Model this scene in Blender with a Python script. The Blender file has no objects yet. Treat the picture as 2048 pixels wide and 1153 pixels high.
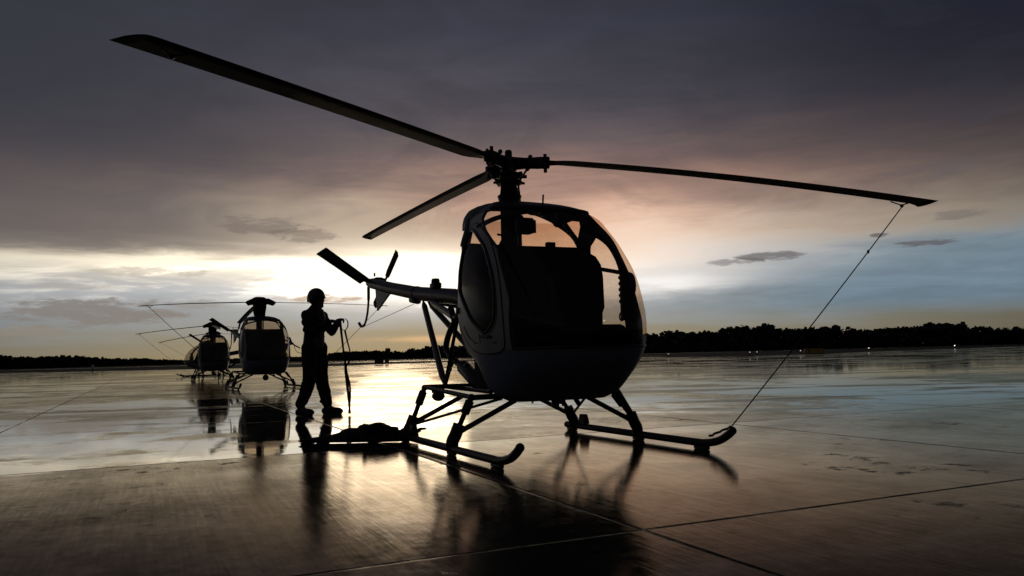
import bpy, bmesh, math, random
import numpy as np
from mathutils import Vector, Matrix, Quaternion
from mathutils.geometry import delaunay_2d_cdt

R = math.radians
rng = random.Random(7)
C = bpy.context.scene.collection
S = bpy.context.scene

# ------------------------------------------------------------------ camera, exposure
cd = bpy.data.cameras.new("camera")
cam = bpy.data.objects.new("camera", cd)
C.objects.link(cam)
cd.sensor_width = 36.0
cd.lens = 1610.1 * 36.0 / 2048.0
cd.clip_start = 0.05
cd.clip_end = 9000.0
cam.matrix_world = (Matrix.Translation((0, 0, 0.752)) @ Matrix.Rotation(R(90 + 4.7828), 4, 'X')
                    @ Matrix.Rotation(R(-1.4754), 4, 'Z'))
S.camera = cam
S.view_settings.view_transform = 'Standard'
S.view_settings.look = 'None'
S.view_settings.exposure = 0.0
S.view_settings.gamma = 1.0
S.view_settings.use_curve_mapping = False

SUN_AZ, SUN_EL = -8.3, 6.0          # degrees, azimuth from +Y to +X


# ------------------------------------------------------------------ node expression helper
class Gx:
    """tiny expression builder for shader node trees"""
    def __init__(s, nt):
        s.nt = nt

    def n(s, t, **kw):
        nd = s.nt.nodes.new(t)
        for k, v in kw.items():
            setattr(nd, k, v)
        return nd

    def put(s, sock, v):
        if hasattr(v, 'is_output'):
            s.nt.links.new(v, sock)
        elif v is not None:
            sock.default_value = v

    def m(s, op, a, b=None, c=None, clamp=False):
        nd = s.n('ShaderNodeMath', operation=op)
        nd.use_clamp = clamp
        s.put(nd.inputs[0], a)
        if b is not None: s.put(nd.inputs[1], b)
        if c is not None: s.put(nd.inputs[2], c)
        return nd.outputs[0]

    def add(s, a, b): return s.m('ADD', a, b)
    def sub(s, a, b): return s.m('SUBTRACT', a, b)
    def mul(s, a, b): return s.m('MULTIPLY', a, b)
    def div(s, a, b): return s.m('DIVIDE', a, b)

    def ss(s, x, lo, hi, o0=0.0, o1=1.0):
        nd = s.n('ShaderNodeMapRange', interpolation_type='SMOOTHSTEP')
        s.put(nd.inputs[0], x); s.put(nd.inputs[1], lo); s.put(nd.inputs[2], hi)
        s.put(nd.inputs[3], o0); s.put(nd.inputs[4], o1)
        return nd.outputs[0]

    def gauss(s, x, c, sg):
        t = s.div(s.sub(x, c), sg)
        return s.m('EXPONENT', s.mul(s.mul(t, t), -1.0))

    def xyz(s, x, y, z):
        nd = s.n('ShaderNodeCombineXYZ')
        s.put(nd.inputs[0], x); s.put(nd.inputs[1], y); s.put(nd.inputs[2], z)
        return nd.outputs[0]

    def sep(s, v):
        nd = s.n('ShaderNodeSeparateXYZ'); s.put(nd.inputs[0], v)
        return nd.outputs

    def noise(s, v, scale, detail=3.0, rough=0.55, dist=0.0):
        nd = s.n('ShaderNodeTexNoise')
        s.put(nd.inputs['Vector'], v)
        nd.inputs['Scale'].default_value = scale
        nd.inputs['Detail'].default_value = detail
        nd.inputs['Roughness'].default_value = rough
        nd.inputs['Distortion'].default_value = dist
        return nd.outputs['Fac']

    def ramp(s, x, stops, interp='EASE'):
        nd = s.n('ShaderNodeValToRGB')
        cr = nd.color_ramp
        cr.interpolation = interp
        while len(cr.elements) > 1:
            cr.elements.remove(cr.elements[-1])
        cr.elements[0].position = stops[0][0]
        cr.elements[0].color = (*stops[0][1], 1)
        for p, c in stops[1:]:
            e = cr.elements.new(p); e.color = (*c, 1)
        s.put(nd.inputs[0], x)
        return nd.outputs[0]

    def mix(s, f, a, b, mode='MIX'):
        nd = s.n('ShaderNodeMix', data_type='RGBA', blend_type=mode)
        s.put(nd.inputs[0], f)
        s.put(nd.inputs[6], a if hasattr(a, 'is_output') else (*a, 1))
        s.put(nd.inputs[7], b if hasattr(b, 'is_output') else (*b, 1))
        return nd.outputs[2]

    def scale(s, c, f):
        nd = s.n('ShaderNodeVectorMath', operation='SCALE')
        s.put(nd.inputs[0], c if hasattr(c, 'is_output') else tuple(c)); s.put(nd.inputs['Scale'], f)
        return nd.outputs[0]

    def vadd(s, a, b):
        nd = s.n('ShaderNodeVectorMath', operation='ADD')
        s.put(nd.inputs[0], a); s.put(nd.inputs[1], b)
        return nd.outputs[0]


# ------------------------------------------------------------------ sky (world)
W = bpy.data.worlds.new("World")
S.world = W
W.use_nodes = True
wt = W.node_tree
wt.nodes.clear()
g = Gx(wt)
tc = g.n('ShaderNodeTexCoord')
dx, dy, dz = g.sep(tc.outputs['Generated'])
el = g.mul(g.m('ARCSINE', dz), 180 / math.pi)
az = g.mul(g.m('ARCTAN2', dx, dy), 180 / math.pi)
ael = g.m('ABSOLUTE', el)
# streak coordinates: clouds stretch along the horizon
sv = g.xyz(g.mul(az, 0.055), g.mul(el, 0.42), 0.0)
n1 = g.noise(sv, 1.0, 5.0, 0.55, 0.3)
n2 = g.noise(g.xyz(g.mul(az, 0.16), g.mul(el, 1.15), 3.7), 1.0, 5.0, 0.6, 0.4)
n3 = g.noise(g.xyz(g.mul(az, 0.035), g.mul(el, 0.12), 9.1), 1.0, 3.0, 0.5)
warp = g.add(g.mul(g.sub(n1, 0.5), 3.0), g.mul(g.sub(n2, 0.5), 1.7))
e2 = g.add(el, warp)
# cloud deck brightness by elevation (0..40 degrees -> 0..1)
base = g.ramp(g.div(e2, 40.0), [
    (0.000, (.315, .275, .185)), (0.040, (.315, .30, .245)), (0.075, (.36, .385, .40)), (0.115, (.58, .60, .62)),
    (0.150, (.72, .68, .62)), (0.185, (.50, .44, .38)), (0.225, (.30, .255, .23)), (0.280, (.225, .182, .172)),
    (0.340, (.136, .114, .121)), (0.430, (.077, .072, .087)), (0.560, (.046, .048, .065)), (0.75, (.024, .022, .028)),
    (1.000, (.012, .012, .016))], 'LINEAR')
# falls off away from the sunset
daz = g.sub(az, SUN_AZ)
side = g.add(g.mul(g.gauss(daz, 3.0, 40.0), 0.9), 0.055)
back = g.ss(g.m('ABSOLUTE', daz), 50.0, 120.0, 1.0, 0.32)
col = g.scale(base, g.mul(side, back))
# cool gaps on the right
cool = g.mul(g.mul(g.ss(az, 6.0, 26.0), g.ss(az, 40.0, 75.0, 1.0, 0.0)), g.mul(g.ss(el, 1.6, 3.2), g.ss(e2, 6.0, 8.6, 1.0, 0.0)))
colb = g.mix(g.mul(cool, 0.9), col, g.scale((.165, .225, .275), g.add(0.62, g.mul(n2, 0.75))))
# dark lead-grey upper corners
corn = g.mul(g.ss(el, 9.0, 20.0), g.ss(az, 8.0, 32.0))
col = g.mix(g.mul(corn, 0.75), colb, (.012, .0125, .021))
cornl = g.mul(g.ss(el, 8.0, 17.0), g.ss(az, -8.0, -30.0))
col = g.mix(g.mul(cornl, 0.75), col, (.028, .032, .042))
# pink light on the underside of the deck right of the sun
pink = g.mul(g.gauss(daz, 13.0, 15.0), g.gauss(e2, 10.4, 3.2))
col = g.vadd(col, g.scale((.235, .125, .082), pink))
be = g.mul(g.gauss(az, 7.5, 7.5), g.gauss(e2, 9.0, 2.2))
col = g.vadd(col, g.scale((.27, .195, .15), be))
# bright slot between the deck and the low haze, white at the hidden sun
slot = g.mul(g.ss(e2, 3.2, 5.0), g.ss(g.add(e2, g.mul(g.ss(az, -24.0, 2.0), -0.35)), 6.3, 7.4, 1.0, 0.0))
gl = g.mul(slot, g.add(g.gauss(daz, 1.0, 8.5), g.mul(g.gauss(daz, -10.0, 14.0), g.mul(g.ss(n2, .40, .62), .42))))
col = g.vadd(col, g.scale((1.10, 1.0, .84), g.mul(gl, g.add(0.10, g.mul(g.ss(n2, .36, .62), 0.95)))))
gl2 = g.mul(g.gauss(daz, 0.5, 7.5), g.gauss(el, 5.8, 1.9))
col = g.vadd(col, g.scale((1.0, .90, .74), gl2))
bl = g.mul(g.gauss(daz, -12.0, 15.0), g.gauss(g.add(el, g.mul(g.sub(n2, .5), 2.2)), 6.55, 0.75))
col = g.vadd(col, g.scale((.66, .60, .47), bl))
be = g.mul(g.gauss(az, 20.0, 15.0), g.gauss(e2, 8.5, 1.7))
col = g.vadd(col, g.scale((.135, .118, .092), be))
be = g.mul(g.gauss(az, 11.0, 9.0), g.gauss(e2, 6.6, 1.7))
col = g.vadd(col, g.scale((.25, .225, .215), be))
be = g.mul(g.gauss(az, -13.0, 9.0), g.gauss(e2, 9.6, 1.9))
col = g.vadd(col, g.scale((.20, .185, .135), be))
n4 = g.noise(g.xyz(g.mul(az, .10), g.mul(el, .30), 21.0), 1.0, 6.0, .6, .8)
hi_ = g.ss(el, 7.5, 10.5)
col = g.scale(col, g.add(1.0, g.mul(hi_, g.mul(g.sub(n4, .48), .62))))
col = g.mix(g.mul(hi_, g.ss(n4, .55, .38, 0.0, .20)), col, g.scale((.050, .051, .066), g.ss(el, 8.0, 18.0, 2.2, .8)))
# right-hand white strip beside the cabin
st = g.mul(g.gauss(az, 11.0, 5.0), g.gauss(e2, 4.5, 0.75))
col = g.vadd(col, g.scale((.42, .38, .34), st))
# orange streak low over the trees
st = g.mul(g.gauss(az, -6.0, 3.4), g.gauss(g.add(el, g.mul(g.sub(n2, .5), .5)), 1.35, 0.22))
col = g.vadd(col, g.scale((.34, .18, .085), g.mul(st, g.ss(n2, .38, .58))))
# big dark bank upper left
bank = g.mul(g.ss(az, -8.0, -26.0), g.mul(g.ss(e2, 6.9, 8.2), g.ss(e2, 9.5, 13.0, 1.0, 0.25)))
col = g.mix(g.mul(bank, 0.50), col, (.088, .080, .090))
# separate small dark clouds: (az, el, half width, half height, strength, colour)
nc = g.noise(g.xyz(g.mul(az, 0.55), g.mul(el, 2.3), 1.3), 1.0, 7.0, 0.66, 0.35)
for (ca, ce, wa, we, st, cc) in [
        (-27.6, 3.35, 6.6, 1.2, .85, (.215, .200, .19)), (-31.0, 2.2, 3.0, .5, .5, (.26, .235, .20)),
        (-21.5, 3.9, 3.0, .42, .6, (.27, .25, .24)), (-13.5, 4.25, 3.4, .42, .75, (.42, .30, .235)),
        (-17.2, 9.3, 3.8, .85, .55, (.150, .130, .128)), (-14.5, 8.6, 3.2, .6, .5, (.150, .128, .122)),
        (17.8, 6.25, 2.9, .42, .75, (.120, .108, .115)), (15.6, 6.0, 2.6, .3, .55, (.13, .115, .12)),
        (27.4, 6.45, 2.6, .3, .75, (.095, .09, .10)), (24.8, 7.15, .7, .2, .8, (.11, .10, .105)),
        (29.6, 8.0, 2.2, .4, .4, (.11, .10, .105)), (-24.0, 6.0, 5.0, .4, .55, (.45, .41, .36)),
        (-16.0, 5.6, 3.5, .25, .5, (.6, .55, .5)), (-29.5, 5.0, 4.0, .3, .5, (.40, .37, .34))]:
    w = g.m('MAXIMUM', 0.0, g.sub(1.0, g.add(g.m('POWER', g.div(g.sub(az, ca), wa), 2.0),
                                             g.m('POWER', g.div(g.sub(el, ce), we), 2.0))))
    msk = g.ss(g.add(nc, g.mul(w, 0.34)), 0.60, 0.80)
    msk = g.mul(msk, g.ss(w, 0.0, 0.25))
    col = g.mix(g.mul(msk, st), col, cc)
# a thin clear-sky contribution through the deck
sky = g.n('ShaderNodeTexSky', sky_type='NISHITA')
sky.sun_disc = False
sky.sun_elevation = R(SUN_EL)
sky.sun_rotation = R(SUN_AZ)
col = g.vadd(col, g.scale(sky.outputs[0], 0.0012))
mn = g.n('ShaderNodeVectorMath', operation='MINIMUM')
g.put(mn.inputs[0], col); mn.inputs[1].default_value = (1.22, 1.16, 1.04)
col = mn.outputs[0]
hs = g.n('ShaderNodeHueSaturation')
hs.inputs['Saturation'].default_value = 1.22
g.put(hs.inputs['Color'], col)
col = hs.outputs[0]
# below the horizon: dark earth
col = g.mix(g.ss(el, -1.2, -0.2), (.02, .018, .015), col)
bg = g.n('ShaderNodeBackground')
wt.links.new(col, bg.inputs[0])
bg.inputs[1].default_value = 1.0
ow = g.n('ShaderNodeOutputWorld')
wt.links.new(bg.outputs[0], ow.inputs[0])

# one weak, soft, warm sun: it is low and veiled by the cloud deck
sl = bpy.data.lights.new("sun", 'SUN')
sl.energy = 0.07
sl.angle = R(10)
sl.color = (1.0, 0.84, 0.66)
so = bpy.data.objects.new("sun", sl)
C.objects.link(so)
sd = Vector((math.sin(R(SUN_AZ)) * math.cos(R(SUN_EL)), math.cos(R(SUN_AZ)) * math.cos(R(SUN_EL)), math.sin(R(SUN_EL))))
so.rotation_euler = sd.to_track_quat('Z', 'Y').to_euler()
so.location = (0, 0, 30)


# ------------------------------------------------------------------ materials
def mat(name, col, rough=0.5, metal=0.0, bump=0.0, bscale=40.0, var=0.15, vscale=6.0, spec=0.5, rvar=0.12):
    m = bpy.data.materials.new(name)
    m.use_nodes = True
    nt = m.node_tree
    q = Gx(nt)
    p = nt.nodes['Principled BSDF']
    co = q.n('ShaderNodeTexCoord').outputs['Object']
    nz = q.noise(co, vscale, 5.0, 0.6)
    lo = tuple(c * (1 - var) for c in col); hi = tuple(c * (1 + var) for c in col)
    nt.links.new(q.mix(nz, lo, hi), p.inputs['Base Color'])
    nt.links.new(q.add(rough - rvar * .5, q.mul(q.noise(co, vscale * 3, 4.0), rvar)), p.inputs['Roughness'])
    p.inputs['Metallic'].default_value = metal
    p.inputs['Specular IOR Level'].default_value = spec
    if bump:
        b = q.n('ShaderNodeBump')
        b.inputs['Strength'].default_value = bump
        b.inputs['Distance'].default_value = 0.01
        nt.links.new(q.noise(co, bscale, 4.0), b.inputs['Height'])
        nt.links.new(b.outputs[0], p.inputs['Normal'])
    return m


M = {}
M['hull'] = mat("hull_paint", (.25, .27, .31), .36, spec=.45, bump=.05, bscale=8)
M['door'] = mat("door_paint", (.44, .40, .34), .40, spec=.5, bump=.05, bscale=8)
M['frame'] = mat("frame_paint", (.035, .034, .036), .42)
M['dark'] = mat("dark_metal", (.022, .021, .021), .45, metal=.3, bump=.1)
M['steel'] = mat("bare_steel", (.12, .11, .10), .38, metal=.7, bump=.1)
M['rubber'] = mat("black_rubber", (.014, .014, .014), .6)
M['cloth_seat'] = mat("seat_fabric", (.012, .012, .013), .9, bump=.3, bscale=120)
M['bladeblack'] = mat("blade_black_paint", (.014, .013, .012), .5)
M['bladegrey'] = mat("blade_worn_grey_paint", (.62, .58, .40), .32, var=.3, vscale=3, bump=.1, spec=.8)
M['canvas'] = mat("dark_canvas", (.022, .019, .017), .85, bump=.6, bscale=30)
M['rope'] = mat("rope_fibre", (.05, .042, .035), .9, bump=.5, bscale=300)
M['suit'] = mat("flight_suit_cloth", (.018, .020, .017), .85, bump=.5, bscale=60)
M['skin'] = mat("skin", (.16, .09, .065), .55)
M['helmet'] = mat("helmet_shell", (.045, .035, .032), .35)
M['boot'] = mat("boot_leather", (.012, .011, .010), .5, bump=.2)
M['strap'] = mat("webbing", (.045, .03, .02), .8, bump=.4, bscale=300)
M['bark'] = mat("bark", (.05, .04, .03), .9)
M['leaf'] = mat("dark_foliage", (.045, .05, .032), .8, var=.4, vscale=.3)
M['grass'] = mat("wet_grass", (.022, .022, .013), .9, var=.5, vscale=.15, bump=1.0, bscale=6, spec=.08)
M['sign_yellow'] = mat("yellow_sign_face", (.62, .36, .05), .5, var=.1)
M['sign_black'] = mat("sign_black_ink", (.015, .014, .012), .5)
M['cabinet'] = mat("dark_cabinet_paint", (.04, .036, .03), .5)
M['cabinet_pale'] = mat("pale_cabinet_paint", (.22, .19, .15), .5)
M['placard'] = mat("dark_blue_decal", (.02, .024, .06), .5)
M['white'] = mat("white_paint", (.75, .74, .70), .5)


def glass(name, tint, dirt, rough=.03, mist=False):
    m = bpy.data.materials.new(name)
    m.use_nodes = True
    nt = m.node_tree
    nt.nodes.clear()
    q = Gx(nt)
    co = q.n('ShaderNodeTexCoord').outputs['Object']
    tr = q.n('ShaderNodeBsdfTransparent')
    spots = q.ss(q.noise(co, 55.0, 2.0, .5), .60, .72)
    sm = q.noise(co, 5.0, 5.0, .6)
    nt.links.new(q.scale(tint, q.sub(q.add(.86, q.mul(sm, .28)), q.mul(spots, .16))), tr.inputs[0])
    gb = q.n('ShaderNodeBsdfGlossy')
    gb.inputs[0].default_value = (.9, .9, .9, 1)
    gb.inputs['Roughness'].default_value = rough
    df = q.n('ShaderNodeBsdfTranslucent' if mist else 'ShaderNodeBsdfDiffuse')
    df.inputs[0].default_value = (.55, .53, .42, 1) if mist else (.3, .27, .22, 1)
    lw = q.n('ShaderNodeLayerWeight'); lw.inputs[0].default_value = .5
    fre = q.add(.03, q.mul(q.m('POWER', lw.outputs['Facing'], 5.0), .30))
    m1 = q.n('ShaderNodeMixShader'); m2 = q.n('ShaderNodeMixShader')
    m2.inputs[0].default_value = dirt
    nt.links.new(tr.outputs[0], m2.inputs[1]); nt.links.new(df.outputs[0], m2.inputs[2])
    nt.links.new(fre, m1.inputs[0])
    nt.links.new(m2.outputs[0], m1.inputs[1]); nt.links.new(gb.outputs[0], m1.inputs[2])
    o = q.n('ShaderNodeOutputMaterial')
    nt.links.new(m1.outputs[0], o.inputs[0])
    return m


M['glass'] = glass("canopy_perspex", (.82, .69, .58), .035)
M['glass_door'] = glass("door_perspex", (.86, .80, .74), .03, .06)
M['glass_mist'] = glass("misted_perspex", (.85, .82, .74), .22, .05, True)


def lamp_mat(name, col, strength):
    m = bpy.data.materials.new(name); m.use_nodes = True
    p = m.node_tree.nodes['Principled BSDF']
    p.inputs['Base Color'].default_value = (*col, 1)
    p.inputs['Emission Color'].default_value = (*col, 1)
    p.inputs['Emission Strength'].default_value = strength
    return m


M['lit'] = lamp_mat("lit_lamp", (1, .93, .82), 2.2)
M['lit_dim'] = lamp_mat("dim_lamp_and_glint", (1, .9, .8), .55)


def ground_mat():
    m = bpy.data.materials.new("wet_broomed_concrete")
    m.use_nodes = True
    nt = m.node_tree
    q = Gx(nt)
    p = nt.nodes['Principled BSDF']
    px, py, pz = q.sep(q.n('ShaderNodeNewGeometry').outputs['Position'])
    ca, sa = math.cos(R(24.4)), math.sin(R(24.4))
    u = q.add(q.mul(px, ca), q.mul(py, sa))
    v = q.add(q.mul(px, -sa), q.mul(py, ca))
    cu = q.div(q.sub(u, 1.92), 3.49); cv = q.div(q.sub(v, 2.96), 3.80)
    iu = q.m('FLOOR', cu); iv = q.m('FLOOR', cv)
    fu = q.sub(cu, iu); fv = q.sub(cv, iv)
    wob = q.mul(q.sub(q.noise(q.xyz(px, py, 0), 3.0, 4.0), .5), .02)
    du = q.mul(q.m('MINIMUM', fu, q.sub(1.0, fu)), 3.49)
    dv = q.mul(q.m('MINIMUM', fv, q.sub(1.0, fv)), 3.80)
    dj = q.add(q.m('MINIMUM', du, dv), wob)
    joint = q.mul(q.ss(dj, .005, .016, 1.0, 0.0), q.ss(q.noise(q.xyz(px, py, 2.0), 1.7, 5.0, .7), .30, .60, .25, 1.0))
    seam = q.ss(dj, .0, .10, 1.0, 0.0)
    wn = q.n('ShaderNodeTexWhiteNoise', noise_dimensions='2D')
    nt.links.new(q.xyz(iu, iv, 0), wn.inputs['Vector'])
    cell = wn.outputs['Value']
    P = q.xyz(px, py, 0)
    UV = q.xyz(u, v, 0)
    big = q.noise(P, .22, 4.0, .55, .4)
    mid = q.noise(P, 1.1, 5.0, .6, .3)
    fine = q.noise(P, 9.0, 4.0, .6)
    # the slabs nearest the camera have drained; the one behind them holds a film of water
    vr = q.add(v, q.mul(q.sub(mid, .5), q.ss(u, -1.5, -3.5, .10, .55)))
    near = q.mul(q.ss(vr, 6.66, 6.76, 1.0, 0.0), q.ss(v, 2.0, 2.9, .8, 1.0))
    nearl = q.mul(near, q.ss(u, 1.85, 1.92, 1.0, 0.0))
    nearr = q.mul(q.ss(v, 6.0, 8.5, 1.0, 0.0), q.ss(u, 1.85, 1.93))
    pool = q.mul(q.mul(q.ss(vr, 6.74, 6.80), q.ss(v, 13.6, 14.4, 1.0, 0.0)), q.ss(u, 1.80, 1.90, 1.0, 0.0))
    w = q.add(q.mul(big, .9), q.add(q.mul(mid, .45), q.mul(q.sub(cell, .5), .22)))
    w = q.add(w, q.mul(q.sub(q.noise(q.xyz(q.mul(px, .8), q.mul(py, .8), 4.0), 2.6, 5.0, .65, .5), .5), .30))
    wet = q.ss(w, .62, .74)
    wet = q.m('MAXIMUM', wet, q.mul(pool, q.ss(mid, .34, .50)))
    wet = q.mul(wet, q.sub(1.0, q.mul(nearl, q.sub(1.0, q.mul(wet, .25)))))
    wet = q.mul(wet, q.sub(1.0, q.mul(nearr, .85)))
    streak = q.mul(q.ss(q.noise(q.xyz(q.mul(px, .20), q.mul(py, .62), 8.0), 1.0, 6.0, .62, .5), .52, .60), q.ss(py, 7.5, 11.0))
    wet = q.mul(wet, q.sub(1.0, q.mul(streak, .8)))
    # broom marks run along v
    broom = q.noise(q.xyz(q.mul(u, 46.0), q.mul(v, 1.5), 0), 1.0, 5.0, .75)
    broom2 = q.noise(q.xyz(q.mul(u, 13.0), q.mul(v, .8), 5.0), 1.0, 4.0, .7, .3)
    grit = q.noise(P, 160.0, 2.0, .6)
    pit = q.mul(q.ss(q.noise(P, 5.0, 8.0, .78), .565, .64), q.ss(q.noise(P, .62, 2.0), .56, .68))
    hol = q.mul(pit, q.sub(1.0, wet))
    mot2 = q.ss(q.noise(q.xyz(u, v, 11.0), 13.0, 4.0, .7, .3), .35, .68)
    rough = q.add(q.mul(q.sub(1.0, wet), .078), .026)
    rough = q.add(rough, q.mul(q.sub(1.0, wet), q.mul(q.add(q.sub(broom, .5), q.add(q.mul(q.sub(fine, .5), 1.2), q.mul(q.sub(mot2, .5), .5))), .09)))
    rough = q.add(rough, q.mul(hol, .08))
    rough = q.m('MAXIMUM', .012, q.add(rough, q.mul(joint, .4)))
    colr = q.mix(fine, (.026, .022, .016), (.050, .042, .031))
    colr = q.mix(q.mul(broom2, .6), colr, (.035, .030, .024))
    colr = q.mix(q.mul(wet, .55), colr, (.022, .020, .017))
    colr = q.mix(q.m('MAXIMUM', joint, q.mul(hol, .8)), colr, (.010, .009, .008))
    br = q.sub(q.ss(broom, .34, .66), .5)
    br2 = q.sub(q.ss(broom2, .34, .66), .5)
    grain = q.sub(q.ss(grit, .30, .70), .5)
    tex = q.add(q.mul(br, .26), q.add(q.mul(br2, .16), q.add(q.mul(q.sub(fine, .5), .6), q.mul(grain, .45))))
    patch = q.ss(q.noise(q.xyz(u, q.mul(v, 1.3), 2.0), .55, 5.0, .6, .6), .34, .62)
    dry = q.sub(1.0, wet)
    mott = q.ss(q.noise(q.xyz(u, q.mul(v, .7), 7.0), 2.3, 6.0, .68, .5), .36, .64)
    lvl = q.sub(1.0, q.mul(dry, q.sub(.58, q.add(q.mul(patch, .20), q.add(q.mul(mott, .16), q.mul(mot2, .10))))))
    lvl = q.mul(lvl, q.sub(1.0, q.mul(streak, .32)))
    lvl = q.mul(lvl, q.add(1.0, q.mul(tex, q.mul(dry, .75))))
    lvl = q.mul(lvl, q.sub(1.0, q.m('MAXIMUM', q.mul(joint, .85), q.mul(hol, .5))))
    h = q.add(q.mul(q.sub(1.0, wet), q.add(q.mul(broom, .0004), q.add(q.mul(broom2, .0007), q.mul(grit, .00010)))),
              q.mul(wet, q.add(q.mul(q.noise(P, 2.2, 3.0), .0007), q.mul(q.noise(P, 14.0, 3.0), .00022))))
    h = q.sub(h, q.add(q.mul(joint, .006), q.mul(hol, .003)))
    b = q.n('ShaderNodeBump')
    b.inputs['Strength'].default_value = 1.0
    b.inputs['Distance'].default_value = 1.0
    nt.links.new(h, b.inputs['Height'])
    nt.nodes.remove(p)
    df = q.n('ShaderNodeBsdfDiffuse'); gb = q.n('ShaderNodeBsdfGlossy')
    lw = q.n('ShaderNodeLayerWeight'); lw.inputs[0].default_value = .5
    for nd in (df, gb):
        nt.links.new(b.outputs[0], nd.inputs['Normal'])
    nt.links.new(colr, df.inputs[0])
    nt.links.new(q.mix(wet, (1.0, .895, .72), (1.0, .97, .90)), gb.inputs[0])
    nt.links.new(rough, gb.inputs['Roughness'])
    F = q.add(.028, q.mul(q.m('POWER', lw.outputs['Facing'], 5.0), .97))
    F = q.m('MULTIPLY', F, lvl, clamp=True)
    mx = q.n('ShaderNodeMixShader')
    nt.links.new(F, mx.inputs[0]); nt.links.new(df.outputs[0], mx.inputs[1]); nt.links.new(gb.outputs[0], mx.inputs[2])
    nt.links.new(mx.outputs[0], nt.nodes['Material Output'].inputs[0])
    return m


M['ground'] = ground_mat()


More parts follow.
